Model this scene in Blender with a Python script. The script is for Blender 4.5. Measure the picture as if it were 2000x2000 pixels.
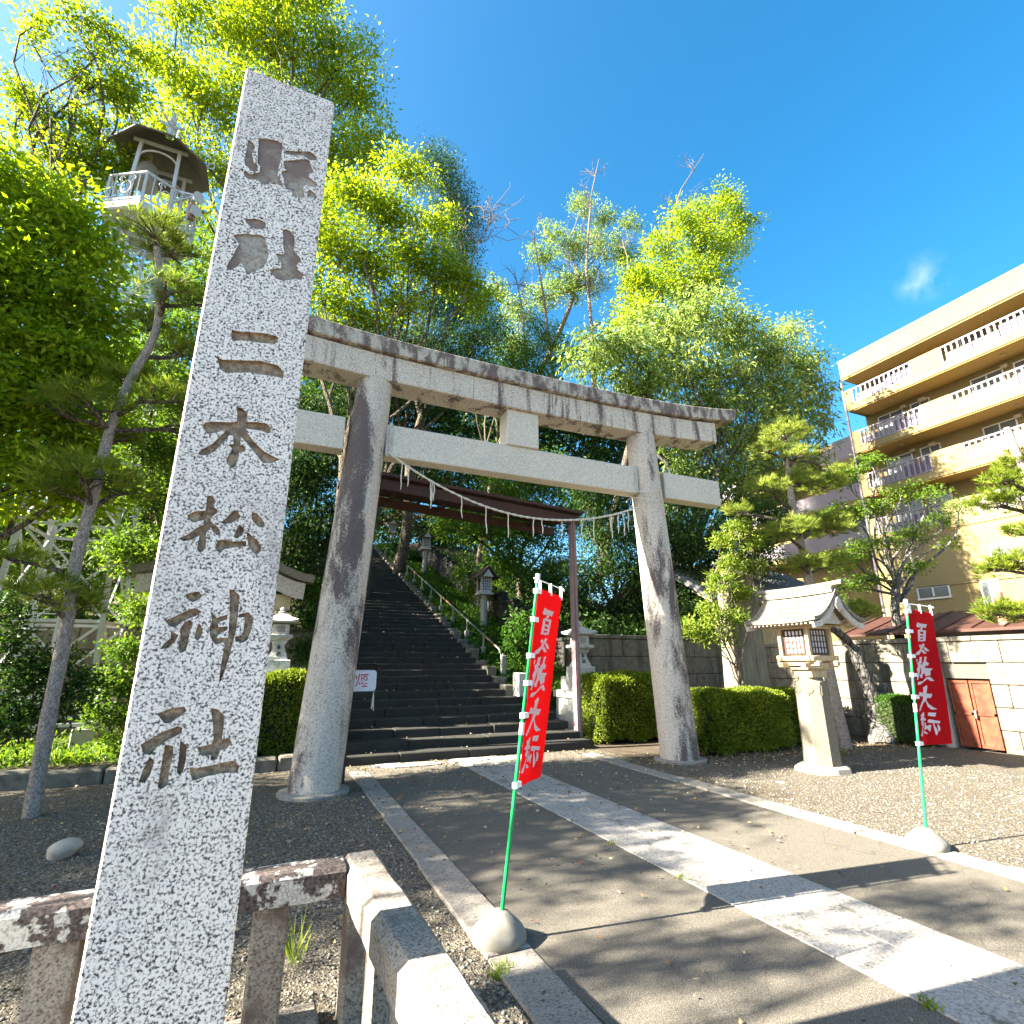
import bpy, bmesh, math, random
import numpy as np
from mathutils import Vector, Matrix

for o in list(bpy.data.objects): bpy.data.objects.remove(o, do_unlink=True)
SC = bpy.context.scene
COL = SC.collection

# ------------------------------------------------------------------ camera
F = 1045.0; PITCH = math.atan(296/F); YAW = math.atan(480/math.hypot(F, 296)); EYE = 1.7
cam = bpy.data.cameras.new('camera'); cam_o = bpy.data.objects.new('camera', cam); COL.objects.link(cam_o)
cam_o.location = (0, 0, EYE); cam_o.rotation_euler = (math.pi/2 + PITCH, 0, -YAW)
cam.sensor_width = 36; cam.lens = 36*F/2000; cam.clip_start = 0.05; cam.clip_end = 3000
SC.camera = cam_o

# ------------------------------------------------------------------ light
SUN_TO = Vector((-3.64, 0.41, 2.31)).normalized()
EL = math.asin(SUN_TO.z); AZ = math.atan2(SUN_TO.x, SUN_TO.y)
sun = bpy.data.lights.new('sun', 'SUN'); sun_o = bpy.data.objects.new('sun', sun); COL.objects.link(sun_o)
sun.energy = 5.0; sun.angle = math.radians(0.55); sun.color = (1.0, 0.92, 0.77)
sun_o.rotation_euler = (-SUN_TO).to_track_quat('-Z', 'Y').to_euler()
sun_o.location = (-30, 5, 25)
world = bpy.data.worlds.new('World'); SC.world = world; world.use_nodes = True
wn = world.node_tree; wn.nodes.clear()
w_out = wn.nodes.new('ShaderNodeOutputWorld'); w_bg = wn.nodes.new('ShaderNodeBackground')
w_sky = wn.nodes.new('ShaderNodeTexSky'); w_sky.sky_type = 'NISHITA'; w_sky.sun_disc = False
w_sky.sun_elevation = EL; w_sky.sun_rotation = AZ
w_sky.air_density = 1.0; w_sky.dust_density = 3.0; w_sky.ozone_density = 3.0; w_sky.altitude = 300
w_bg.inputs['Strength'].default_value = 0.05
# one small wisp of cirrus, low over the apartment block
w_tc = wn.nodes.new('ShaderNodeTexCoord')
w_d = wn.nodes.new('ShaderNodeVectorMath'); w_d.operation = 'DISTANCE'; w_d.inputs[1].default_value = (0.782, 0.345, 0.519)
w_nz = wn.nodes.new('ShaderNodeTexNoise'); w_nz.noise_dimensions = '4D'; w_nz.inputs['W'].default_value = 5.3; w_nz.inputs['Scale'].default_value = 22; w_nz.inputs['Detail'].default_value = 6; w_nz.inputs['Distortion'].default_value = 0.25
w_mp = wn.nodes.new('ShaderNodeMapRange'); w_mp.inputs['From Min'].default_value = 0.040; w_mp.inputs['From Max'].default_value = 0.0
w_m2 = wn.nodes.new('ShaderNodeMapRange'); w_m2.inputs['From Min'].default_value = 0.43; w_m2.inputs['From Max'].default_value = 0.95
w_ml = wn.nodes.new('ShaderNodeMath'); w_ml.operation = 'MULTIPLY'
w_mx = wn.nodes.new('ShaderNodeMix'); w_mx.data_type = 'RGBA'; w_mx.inputs['B'].default_value = (3.2, 3.8, 4.4, 1)
L = wn.links.new
L(w_tc.outputs['Generated'], w_d.inputs[0]); L(w_tc.outputs['Generated'], w_nz.inputs['Vector'])
L(w_d.outputs['Value'], w_mp.inputs['Value']); L(w_nz.outputs['Fac'], w_m2.inputs['Value'])
L(w_mp.outputs['Result'], w_ml.inputs[0]); L(w_m2.outputs['Result'], w_ml.inputs[1])
w_tn = wn.nodes.new('ShaderNodeHueSaturation'); w_tn.inputs['Saturation'].default_value = 1.36; w_tn.inputs['Hue'].default_value = 0.486
L(w_sky.outputs[0], w_tn.inputs['Color']); L(w_ml.outputs[0], w_mx.inputs['Factor']); L(w_tn.outputs['Color'], w_mx.inputs['A'])
L(w_mx.outputs['Result'], w_bg.inputs['Color']); L(w_bg.outputs[0], w_out.inputs[0])
SC.view_settings.view_transform = 'Standard'; SC.view_settings.look = 'None'
SC.view_settings.exposure = 3.1; SC.view_settings.gamma = 1.0; SC.view_settings.use_curve_mapping = False
SC.cycles.max_bounces = 7; SC.cycles.diffuse_bounces = 4; SC.cycles.transmission_bounces = 4
SC.cycles.transparent_max_bounces = 6; SC.cycles.use_denoising = True

# ------------------------------------------------------------------ measuring helpers (photo pixel -> place on a known plane)
_cy, _sy, _cp, _sp = math.cos(YAW), math.sin(YAW), math.cos(PITCH), math.sin(PITCH)
FWD = np.array([_sy*_cp, _cy*_cp, _sp]); RGT = np.array([_cy, -_sy, 0.]); UPV = np.cross(RGT, FWD)
EYEV = np.array([0, 0, EYE])
def ray(px, py): return FWD*F + RGT*(px-1000) - UPV*(py-1000)
def gnd(px, py, z=0.): d = ray(px, py); return EYEV + d*((z-EYE)/d[2])
def atx(px, py, x): d = ray(px, py); return EYEV + d*(x/d[0])
def aty(px, py, y): d = ray(px, py); return EYEV + d*(y/d[1])
def rad(p, rpx): return float(rpx*((np.asarray(p)-EYEV) @ FWD)/F)

# ------------------------------------------------------------------ object helpers
def tag(o, label=None, cat=None, group=None, kind=None):
    if label: o['label'] = label
    if cat: o['category'] = cat
    if group: o['group'] = group
    if kind: o['kind'] = kind
    return o
def empty(name, loc=(0, 0, 0), label=None, cat=None, group=None, kind=None, rz=0):
    o = bpy.data.objects.new(name, None); COL.objects.link(o)
    o.empty_display_size = .1; o.location = loc; o.rotation_euler = (0, 0, rz)
    return tag(o, label, cat, group, kind)
def link(name, me, mat=None, parent=None):
    o = bpy.data.objects.new(name, me); COL.objects.link(o)
    if mat is not None and len(me.materials) == 0: me.materials.append(mat)
    if parent is not None:
        o.parent = parent
    return o
def copy_tree(o, parent=None):
    c = o.copy(); COL.objects.link(c); c.parent = parent
    for ch in o.children: copy_tree(ch, c)
    return c

class MB:
    """collects plain geometry for ONE mesh object (coordinates relative to org)"""
    def __init__(s, org=(0, 0, 0)): s.v = []; s.f = []; s.org = np.array(org, float)
    def add(s, vs, fs):
        n = len(s.v); s.v += [tuple(map(float, v)) for v in vs]; s.f += [tuple(i+n for i in f) for f in fs]; return s
    def box(s, x0, x1, y0, y1, z0, z1, b=0.0):
        c = ((x0+x1)/2, (y0+y1)/2, (z0+z1)/2); return s.obox(c, (abs(x1-x0)/2, abs(y1-y0)/2, abs(z1-z0)/2), b=b)
    def obox(s, c, h, rot=None, b=0.0):
        c = np.array(c, float); vs = []
        if b <= 0:
            for sx in (-1, 1):
                for sy in (-1, 1):
                    for sz in (-1, 1): vs.append((sx*h[0], sy*h[1], sz*h[2]))
            fs = [(0, 1, 3, 2), (4, 6, 7, 5), (0, 4, 5, 1), (2, 3, 7, 6), (0, 2, 6, 4), (1, 5, 7, 3)]
        else:
            b = min(b, min(h)*.45); idx = {}
            for sx in (-1, 1):
                for sy in (-1, 1):
                    for sz in (-1, 1):
                        for a in range(3):
                            p = [sx*(h[0]-b), sy*(h[1]-b), sz*(h[2]-b)]; p[a] = (sx, sy, sz)[a]*h[a]
                            idx[(sx, sy, sz, a)] = len(vs); vs.append(tuple(p))
            fs = []
            for a in range(3):
                u, w = (a+1) % 3, (a+2) % 3
                for sg in (-1, 1):
                    q = []
                    for su, sw in ((-1, -1), (1, -1), (1, 1), (-1, 1)):
                        k = [0, 0, 0]; k[a] = sg; k[u] = su; k[w] = sw; q.append(idx[(k[0], k[1], k[2], a)])
                    fs.append(tuple(q if sg > 0 else q[::-1]))
            for a in range(3):
                u, w = (a+1) % 3, (a+2) % 3
                for su in (-1, 1):
                    for sw in (-1, 1):
                        k0 = [0, 0, 0]; k0[a] = -1; k0[u] = su; k0[w] = sw
                        k1 = list(k0); k1[a] = 1
                        q = [idx[(*k0, u)], idx[(*k1, u)], idx[(*k1, w)], idx[(*k0, w)]]
                        fs.append(tuple(q if su*sw < 0 else q[::-1]))
            for sx in (-1, 1):
                for sy in (-1, 1):
                    for sz in (-1, 1):
                        q = [idx[(sx, sy, sz, a)] for a in range(3)]
                        fs.append(tuple(q if sx*sy*sz > 0 else q[::-1]))
        R = np.array(rot) if rot is not None else np.eye(3)
        return s.add([R @ np.array(v) + c for v in vs], fs)
    def bar(s, p0, p1, w, h=None, up=(0, 0, 1), b=0.0):
        p0 = np.array(p0, float); p1 = np.array(p1, float); h = w if h is None else h
        d = p1-p0; l = np.linalg.norm(d); d /= l; u = np.array(up, float)
        if abs(d @ u) > .98: u = np.array((1., 0, 0))
        r = np.cross(d, u); r /= np.linalg.norm(r); u = np.cross(r, d)
        return s.obox((p0+p1)/2, (l/2, w/2, h/2), np.stack([d, r, u], 1), b)
    def tube(s, pts, rs, n=8, cap=True):
        pts = [np.array(p, float) for p in pts]; m = len(pts)
        if np.isscalar(rs): rs = [rs]*m
        t0 = pts[1]-pts[0]; t0 = t0/np.linalg.norm(t0)
        a = np.array((1., 0, 0)) if abs(t0[0]) < .8 else np.array((0, 1., 0))
        u = np.cross(t0, a); u /= np.linalg.norm(u); vs = []; fs = []
        for i in range(m):
            t = pts[min(i+1, m-1)]-pts[max(i-1, 0)]; t = t/(np.linalg.norm(t)+1e-9)
            u = u - t*(u @ t); u /= np.linalg.norm(u)+1e-9; w = np.cross(t, u)
            for k in range(n):
                an = 2*math.pi*k/n; vs.append(pts[i] + rs[i]*(math.cos(an)*u + math.sin(an)*w))
        for i in range(m-1):
            for k in range(n):
                k2 = (k+1) % n; fs.append((i*n+k, i*n+k2, (i+1)*n+k2, (i+1)*n+k))
        if cap: fs.append(tuple(range(n-1, -1, -1))); fs.append(tuple(range((m-1)*n, m*n)))
        return s.add(vs, fs)
    def lathe(s, prof, n=16, c=(0, 0, 0), ph=0.0, sx=1, sy=1, cap=True):
        vs = []; fs = []; m = len(prof)
        for r, z in prof:
            for k in range(n):
                a = 2*math.pi*k/n+ph; vs.append((c[0]+sx*r*math.cos(a), c[1]+sy*r*math.sin(a), c[2]+z))
        for i in range(m-1):
            for k in range(n):
                k2 = (k+1) % n; fs.append((i*n+k, i*n+k2, (i+1)*n+k2, (i+1)*n+k))
        if cap: fs.append(tuple(range(n-1, -1, -1))); fs.append(tuple(range((m-1)*n, m*n)))
        return s.add(vs, fs)
    def prism(s, poly, fr, d0, d1):
        """poly 2d -> fr(u,v,d) 3d, between depths d0 and d1"""
        n = len(poly); vs = [fr(u, v, d0) for u, v in poly] + [fr(u, v, d1) for u, v in poly]
        fs = [tuple(range(n)), tuple(range(2*n-1, n-1, -1))] + [(i, i+n, (i+1) % n+n, (i+1) % n) for i in range(n)]
        return s.add(vs, fs)
    def loft(s, rings, closed=True, cap=True):
        n = len(rings[0]); vs = [p for r in rings for p in r]; fs = []
        for i in range(len(rings)-1):
            for k in range(n if closed else n-1):
                k2 = (k+1) % n; fs.append((i*n+k, i*n+k2, (i+1)*n+k2, (i+1)*n+k))
        if cap and closed: fs.append(tuple(range(n-1, -1, -1))); fs.append(tuple(range((len(rings)-1)*n, len(rings)*n)))
        return s.add(vs, fs)
    def mesh(s, name, smooth=False, recalc=True):
        me = bpy.data.meshes.new(name)
        me.from_pydata([tuple(np.array(v)-s.org) for v in s.v], [], s.f); me.validate()
        if recalc:
            bm = bmesh.new(); bm.from_mesh(me); bmesh.ops.recalc_face_normals(bm, faces=bm.faces); bm.to_mesh(me); bm.free()
        if smooth:
            me.polygons.foreach_set('use_smooth', [True]*len(me.polygons))
            try: me.set_sharp_from_angle(angle=math.radians(38))
            except Exception: pass
        me.update(); return me
    def build(s, name, mat, parent=None, smooth=False):
        o = link(name, s.mesh(name, smooth), mat, parent)
        if parent is None: o.location = tuple(s.org)
        else: o.location = tuple(s.org - np.array(world_of(parent)))
        return o
def world_of(o):
    p = np.zeros(3)
    while o is not None: p = p + np.array(o.location); o = o.parent
    return p
def raw_mesh(name, V, Q, attr=None):
    """fast numpy mesh: V (n,3), Q (m,k) faces of k corners, attr per-face float"""
    V = np.ascontiguousarray(V, np.float32); Q = np.ascontiguousarray(Q, np.int32); m, k = Q.shape
    me = bpy.data.meshes.new(name); me.vertices.add(len(V)); me.vertices.foreach_set('co', V.ravel())
    me.loops.add(m*k); me.loops.foreach_set('vertex_index', Q.ravel())
    me.polygons.add(m); me.polygons.foreach_set('loop_start', np.arange(0, m*k, k, dtype=np.int32))
    try: me.polygons.foreach_set('loop_total', np.full(m, k, np.int32))
    except Exception: pass
    me.update(calc_edges=True)
    if attr is not None:
        a = me.attributes.new('rnd', 'FLOAT', 'FACE'); a.data.foreach_set('value', np.asarray(attr, np.float32))
    return me

# ------------------------------------------------------------------ materials
class NT:
    def __init__(s, name):
        s.m = bpy.data.materials.new(name); s.m.use_nodes = True; s.t = s.m.node_tree; s.t.nodes.clear()
        s.out = s.t.nodes.new('ShaderNodeOutputMaterial'); s._pos = None
    def n(s, ty, **kw):
        nd = s.t.nodes.new(ty)
        for k, v in kw.items(): setattr(nd, k, v)
        return nd
    def set(s, nd, key, v):
        if v is None: return
        if hasattr(v, 'is_output'): s.t.links.new(v, nd.inputs[key])
        else:
            if isinstance(v, tuple) and len(v) == 3 and nd.inputs[key].type == 'RGBA': v = (*v, 1)
            nd.inputs[key].default_value = v
    def pos(s):
        if s._pos is None: s._pos = s.n('ShaderNodeNewGeometry').outputs['Position']
        return s._pos
    def objc(s): return s.n('ShaderNodeTexCoord').outputs['Object']
    def scale(s, vec, sc):
        nd = s.n('ShaderNodeMapping'); s.set(nd, 'Vector', vec); nd.inputs['Scale'].default_value = sc; return nd.outputs[0]
    def addv(s, a, b):
        nd = s.n('ShaderNodeVectorMath', operation='ADD'); s.set(nd, 0, a); s.set(nd, 1, b); return nd.outputs[0]
    def noise(s, sc, det=3, rough=.55, vec=None, dist=0):
        nd = s.n('ShaderNodeTexNoise'); s.set(nd, 'Vector', vec if vec is not None else s.pos())
        nd.inputs['Scale'].default_value = sc; nd.inputs['Detail'].default_value = det; nd.inputs['Roughness'].default_value = rough
        nd.inputs['Distortion'].default_value = dist; return nd.outputs['Fac']
    def voro(s, sc, feat='F1', vec=None, out='Distance', rnd=1.0):
        nd = s.n('ShaderNodeTexVoronoi', feature=feat); s.set(nd, 'Vector', vec if vec is not None else s.pos())
        nd.inputs['Scale'].default_value = sc; nd.inputs['Randomness'].default_value = rnd; return nd.outputs[out]
    def mr(s, v, a, b, c=0., d=1., smooth=True):
        nd = s.n('ShaderNodeMapRange'); nd.interpolation_type = 'SMOOTHSTEP' if smooth else 'LINEAR'
        s.set(nd, 'Value', v); nd.inputs['From Min'].default_value = a; nd.inputs['From Max'].default_value = b
        nd.inputs['To Min'].default_value = c; nd.inputs['To Max'].default_value = d; return nd.outputs[0]
    def ramp(s, fac, stops, interp='LINEAR'):
        nd = s.n('ShaderNodeValToRGB'); s.set(nd, 'Fac', fac); cr = nd.color_ramp; cr.interpolation = interp
        while len(cr.elements) < len(stops): cr.elements.new(.5)
        for e, (p, c) in zip(cr.elements, stops): e.position = p; e.color = (*c, 1) if len(c) == 3 else c
        return nd.outputs['Color']
    def mix(s, fac, a, b, blend='MIX'):
        nd = s.n('ShaderNodeMix', data_type='RGBA', blend_type=blend); s.set(nd, 'Factor', fac); s.set(nd, 'A', a); s.set(nd, 'B', b); return nd.outputs['Result']
    def math(s, op, a, b=None):
        nd = s.n('ShaderNodeMath', operation=op); s.set(nd, 0, a); s.set(nd, 1, b); return nd.outputs[0]
    def bump(s, h, st=.4, dist=.01, prev=None):
        nd = s.n('ShaderNodeBump'); s.set(nd, 'Height', h); nd.inputs['Strength'].default_value = st; nd.inputs['Distance'].default_value = dist
        if prev is not None: s.set(nd, 'Normal', prev)
        return nd.outputs[0]
    def attr(s, name): return s.n('ShaderNodeAttribute', attribute_name=name).outputs['Fac']
    def rand(s): return s.n('ShaderNodeObjectInfo').outputs['Random']
    def done(s, col, rough=.8, bump=None, metal=0., spec=.35, trans=None):
        p = s.n('ShaderNodeBsdfPrincipled'); s.set(p, 'Base Color', col); s.set(p, 'Roughness', rough); s.set(p, 'Metallic', metal)
        s.set(p, 'Specular IOR Level', spec); s.set(p, 'Normal', bump)
        sh = p.outputs[0]
        if trans is not None:
            c, f = trans; tr = s.n('ShaderNodeBsdfTranslucent'); s.set(tr, 'Color', c); s.set(tr, 'Normal', bump)
            mx = s.n('ShaderNodeMixShader'); mx.inputs[0].default_value = f
            s.t.links.new(sh, mx.inputs[1]); s.t.links.new(tr.outputs[0], mx.inputs[2]); sh = mx.outputs[0]
        s.t.links.new(sh, s.out.inputs['Surface']); return s.m
def plain(name, col, rough=.6, metal=0., spec=.35, var=.12, sc=6., bump=.0):
    t = NT(name); nz = t.noise(sc, 4, .6)
    d = tuple(max(0, c*(1-var*1.6)) for c in col); l = tuple(min(1, c*(1+var)) for c in col)
    c = t.mix(nz, d, l); b = t.bump(t.noise(sc*14, 3), bump, .004) if bump else None
    return t.done(c, rough, b, metal, spec)
def granite(name, light=(.62, .61, .60), mid=(.34, .34, .35), dark=(.05, .05, .06), sc=95., stain=None, st_lo=.5, st_hi=.7, stretch=(1, 1, .22), st_sc=2.6, thr=(.38, .47, .56), bump=.25, tint=None):
    t = NT(name)
    n1 = t.noise(sc, 2, .6); n2 = t.noise(sc*.33, 3, .6)
    sp = t.math('ADD', t.math('MULTIPLY', n1, .8), t.math('MULTIPLY', n2, .2))
    c = t.ramp(sp, [(thr[0], dark), (thr[1], mid), (thr[2], light), (.8, tuple(min(1, x*1.12) for x in light))])
    lo = t.noise(1.3, 4, .6); c = t.mix(t.mr(lo, .35, .75, 0, .35), c, t.mix(.5, c, tint or (.36, .33, .30)))
    if stain:
        v = t.scale(t.pos(), stretch)
        s1 = t.noise(st_sc, 6, .68, v, .4); br = t.noise(34, 3, .7)
        f = t.mr(t.math('ADD', s1, t.math('MULTIPLY', t.math('SUBTRACT', br, .5), .28)), st_lo, st_hi, 0, .93)
        sc_ = t.mix(t.noise(18, 3), stain, tuple(x*2.1 for x in stain)); c = t.mix(f, c, sc_)
    b = t.bump(t.noise(sc*.8, 3, .6), bump, .004, t.bump(t.noise(9, 3), .12, .01))
    return t.done(c, .82, b, 0, .3)
def leaf_mat(name, a, b, c, tr, f=.45, rough=.5, spec=.18):
    t = NT(name); r = t.attr('rnd'); col = t.ramp(r, [(0, a), (.55, b), (1, c)])
    tc = t.mix(1.0, col, tr, 'MULTIPLY'); return t.done(col, rough, None, 0, spec, (tc, f))

M = {}
M['pillar'] = granite('pale speckled granite', (.80, .74, .68), (.43, .395, .37), (.04, .038, .038), 104, (.20, .18, .17), .54, .82, (1, 1, .35), 1.7, thr=(.395, .455, .52))
t = NT('mossy carved stone'); nz = t.noise(42, 4, .7); n2 = t.noise(7, 4)
c = t.ramp(nz, [(.3, (.06, .045, .035)), (.47, (.24, .17, .115)), (.6, (.44, .345, .235)), (.75, (.56, .48, .33))])
c = t.mix(t.mr(n2, .4, .65), c, t.mix(.5, c, (.22, .165, .13))); M['carve'] = t.done(c, .9, t.bump(t.noise(60, 3), .6, .006))
t = NT('spalled grey stone'); nz = t.noise(60, 4, .7); n2 = t.noise(6, 4)
c = t.ramp(nz, [(.3, (.14, .125, .105)), (.5, (.34, .305, .255)), (.75, (.46, .42, .355))]); c = t.mix(t.mr(n2, .38, .60), (.20, .145, .125), c)
M['spall'] = t.done(c, .9, t.bump(t.noise(40, 4), .8, .01))
M['torii'] = granite('clean torii granite', (.66, .595, .49), (.46, .42, .35), (.17, .155, .14), 70, thr=(.3, .42, .56), bump=.2)
M['torii_col'] = granite('stained torii granite', (.58, .515, .43), (.37, .33, .28), (.10, .09, .08), 80, (.05, .038, .037), .47, .60, (1, 1, .26), 1.9, thr=(.33, .43, .55))
M['torii_top'] = granite('blackened torii granite', (.52, .47, .385), (.33, .295, .24), (.10, .09, .075), 70, (.075, .053, .047), .41, .57, (1.6, 1, .8), 3.2, thr=(.33, .43, .55))
M['torii_mid'] = granite('streaked torii granite', (.62, .55, .45), (.42, .375, .31), (.13, .12, .105), 70, (.07, .048, .046), .50, .62, (1.4, 1, .13), 2.6, thr=(.33, .43, .55))
t = NT('lichened granite'); v1 = t.noise(7.5, 5, .6, None, .3); v2 = t.noise(26, 3, .6)
f = t.mr(t.math('ADD', v1, t.math('MULTIPLY', t.math('SUBTRACT', v2, .5), .35)), .50, .56)
dk = t.ramp(t.noise(70, 3), [(.35, (.03, .025, .025)), (.65, (.13, .10, .09))]); lt = t.ramp(t.noise(90, 3), [(.35, (.28, .27, .24)), (.6, (.55, .54, .49))])
M['lichen'] = t.done(t.mix(f, dk, lt), .9, t.bump(t.noise(70, 3), .5, .005))
t = NT('rough granite rail'); c = t.ramp(t.noise(95, 3, .6), [(.33, (.075, .06, .05)), (.46, (.22, .195, .16)), (.6, (.32, .29, .245))])
f = t.mr(t.noise(3.2, 5, .65), .5, .66); c = t.mix(f, c, (.14, .105, .09)); M['rail'] = t.done(c, .9, t.bump(t.noise(75, 3), .55, .006))
# ground surfaces
t = NT('asphalt'); c = t.ramp(t.noise(190, 2, .6), [(.33, (.040, .036, .031)), (.52, (.108, .097, .079)), (.7, (.25, .225, .185))])
c = t.mix(t.mr(t.noise(.9, 5, .6), .4, .7, 0, .5), c, t.mix(.5, c, (.13, .113, .09))); cr = t.voro(.55, 'DISTANCE_TO_EDGE', t.addv(t.pos(), t.n('ShaderNodeTexNoise').outputs['Color'])); c = t.mix(t.mr(cr, .0, .004, .4, 0), c, (.03, .026, .022))
c = t.mix(t.mr(t.noise(2.6, 6, .7), .55, .75, 0, .45), c, (.07, .06, .048)); c = t.mix(t.mr(t.voro(38), .0, .07, .7, 0), c, (.34, .31, .26))
M['asphalt'] = t.done(c, .88, t.bump(t.noise(170, 2), .5, .006), 0, .25)
t = NT('gravel'); vc = t.voro(62, out='Color'); vd = t.voro(62)
g1 = t.n('ShaderNodeSeparateColor'); t.set(g1, 0, vc); c = t.ramp(g1.outputs[0], [(0, (.042, .037, .030)), (.35, (.105, .093, .073)), (.7, (.18, .16, .123)), (1, (.28, .25, .19))])
c = t.mix(t.mr(vd, .25, .75, 0, .6), c, (.05, .041, .031)); c = t.mix(t.mr(t.noise(.55, 5, .65), .5, .7, 0, .5), c, (.105, .08, .053))
M['gravel'] = t.done(c, .92, t.bump(t.mr(vd, 0, .6, 1, 0), .9, .012), 0, .2)
M['slab'] = granite('worn granite slab', (.34, .32, .29), (.22, .205, .185), (.06, .057, .052), 60, (.06, .058, .045), .56, .70, (1, 1, 1), 3.4, thr=(.3, .42, .56), bump=.5)
M['kerb'] = granite('kerb granite', (.26, .235, .20), (.18, .163, .137), (.06, .053, .047), 60, (.09, .08, .065), .58, .72, (1, 1, 1), 2.2, thr=(.32, .43, .56), bump=.5)
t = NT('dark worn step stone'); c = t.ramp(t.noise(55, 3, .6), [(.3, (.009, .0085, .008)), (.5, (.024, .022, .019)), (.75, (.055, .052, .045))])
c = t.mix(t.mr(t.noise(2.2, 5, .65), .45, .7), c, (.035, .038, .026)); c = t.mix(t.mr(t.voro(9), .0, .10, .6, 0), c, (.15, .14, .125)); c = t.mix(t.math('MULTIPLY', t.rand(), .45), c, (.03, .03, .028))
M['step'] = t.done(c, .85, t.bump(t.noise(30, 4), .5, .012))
M['soil'] = plain('soil', (.075, .055, .035), .95, var=.5, sc=3, bump=.6)
t = NT('retaining block'); c = t.ramp(t.noise(9, 5, .65), [(.3, (.075, .067, .05)), (.5, (.155, .14, .108)), (.72, (.215, .20, .158))])
st = t.noise(2.4, 5, .65, t.scale(t.pos(), (1, 1, .2))); c = t.mix(t.mr(st, .5, .66), c, (.06, .055, .04)); c = t.mix(t.math('MULTIPLY', t.rand(), .35), c, (.14, .125, .10))
M['block'] = t.done(c, .9, t.bump(t.noise(26, 4), .5, .012))
M['mortar'] = plain('dark joint', (.10, .09, .075), .95)
M['concrete'] = plain('pale concrete', (.30, .29, .255), .85, var=.15, sc=9, bump=.3)
M['weight'] = plain('cast concrete weight', (.20, .185, .157), .8, var=.10, sc=14, bump=.25)
M['green_pole'] = plain('green plastic pole', (.006, .27, .075), .35, spec=.5, var=.05)
M['white_plastic'] = plain('white plastic', (.78, .78, .78), .4, var=.04)
t = NT('red banner cloth'); wv = t.noise(320, 1, .5); c = t.mix(t.mr(t.noise(5, 3), .3, .7, 0, .25), (.52, .003, .008), (.44, .002, .006))
M['red_cloth'] = t.done(c, .8, t.bump(wv, .15, .002), 0, .15, ((.55, .003, .010), .45))
t = NT('white banner print'); M['white_print'] = t.done(t.mix(t.noise(30, 2), (.80, .78, .80), (.70, .66, .70)), .8, None, 0, .15, ((.85, .75, .77), .4))
M['red_paint'] = plain('faded red paint', (.55, .03, .07), .6, var=.4, sc=30)
t = NT('chipped white enamel'); f = t.mr(t.noise(24, 4, .7), .68, .72); M['enamel'] = t.done(t.mix(f, (.68, .69, .72), (.06, .045, .04)), .4)
t = NT('weathered cedar'); w = t.noise(6, 5, .65, t.scale(t.pos(), (9, 9, 1.0))); c = t.ramp(w, [(.28, (.20, .15, .09)), (.5, (.42, .33, .20)), (.75, (.58, .49, .33))])
M['cedar'] = t.done(c, .75, t.bump(w, .35, .006))
t = NT('silvered wood'); w = t.noise(6, 5, .65, t.scale(t.pos(), (6, 1.5, 6))); c = t.ramp(w, [(.28, (.22, .19, .16)), (.5, (.45, .41, .36)), (.75, (.60, .57, .50))]); M['silver_wood'] = t.done(c, .8, t.bump(w, .35, .005))
t = NT('bleached shingle roof'); w = t.noise(10, 5, .7, t.scale(t.pos(), (1, 3, 3))); c = t.ramp(w, [(.3, (.075, .067, .05)), (.48, (.17, .154, .12)), (.7, (.24, .22, .175))]); M['shingle'] = t.done(c, .85, t.bump(t.noise(40, 4), .5, .006))
M['dark_wood'] = plain('dark stained wood', (.07, .035, .025), .5, var=.3)
M['paper'] = plain('white lantern paper', (.74, .74, .76), .7, var=.05)
t = NT('lantern column granite'); c = t.ramp(t.noise(85, 3), [(.33, (.09, .077, .055)), (.5, (.165, .145, .108)), (.7, (.225, .20, .155))]); M['lantern_stone'] = t.done(c, .85, t.bump(t.noise(70, 3), .25, .004))
t = NT('toro stone'); c = t.ramp(t.noise(40, 4), [(.3, (.25, .25, .23)), (.5, (.44, .44, .41)), (.7, (.54, .54, .50))]); c = t.mix(t.mr(t.noise(4, 4), .5, .7, 0, .6), c, (.17, .17, .13)); M['toro'] = t.done(c, .88, t.bump(t.noise(50, 3), .3, .005))
M['ink'] = plain('black lettering', (.02, .02, .02), .6)
M['purple_steel'] = plain('faded purple steel', (.24, .165, .175), .55, var=.25, sc=5)
M['brown_steel'] = plain('brown painted steel', (.055, .025, .018), .5, var=.25, sc=4)
t = NT('rusty red steel'); c = t.ramp(t.noise(5, 6, .7), [(.3, (.07, .016, .008)), (.52, (.17, .04, .017)), (.75, (.25, .075, .03))]); M['rust_gate'] = t.done(c, .7, t.bump(t.noise(40, 4), .3, .004))
M['pipe'] = plain('galvanised pipe', (.20, .20, .19), .5, metal=.3, var=.3, sc=12)
M['rust_pipe'] = plain('rusted pipe', (.26, .13, .09), .7, var=.4, sc=12)
M['rope'] = plain('straw rope', (.62, .57, .46), .85, var=.3, sc=40)
M['tower_paint'] = plain('white painted steel', (.44, .45, .47), .45, var=.12)
M['tower_grey'] = plain('greyed tower steel', (.36, .38, .38), .6, var=.25)
M['tin'] = plain('dull zinc sheet', (.12, .11, .09), .6, var=.3, sc=3)
M['bronze'] = plain('weathered bronze bell', (.30, .27, .22), .5, metal=.35, var=.25)
M['rock'] = plain('pale boulder', (.42, .36, .29), .85, var=.35, sc=14, bump=.4)
t = NT('old monument stone'); w = t.noise(3, 5, .65, t.scale(t.pos(), (8, 8, .5))); c = t.ramp(w, [(.3, (.10, .085, .06)), (.55, (.24, .21, .155)), (.8, (.32, .29, .22))]); M['stele'] = t.done(c, .9, t.bump(w, .5, .02))
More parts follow.
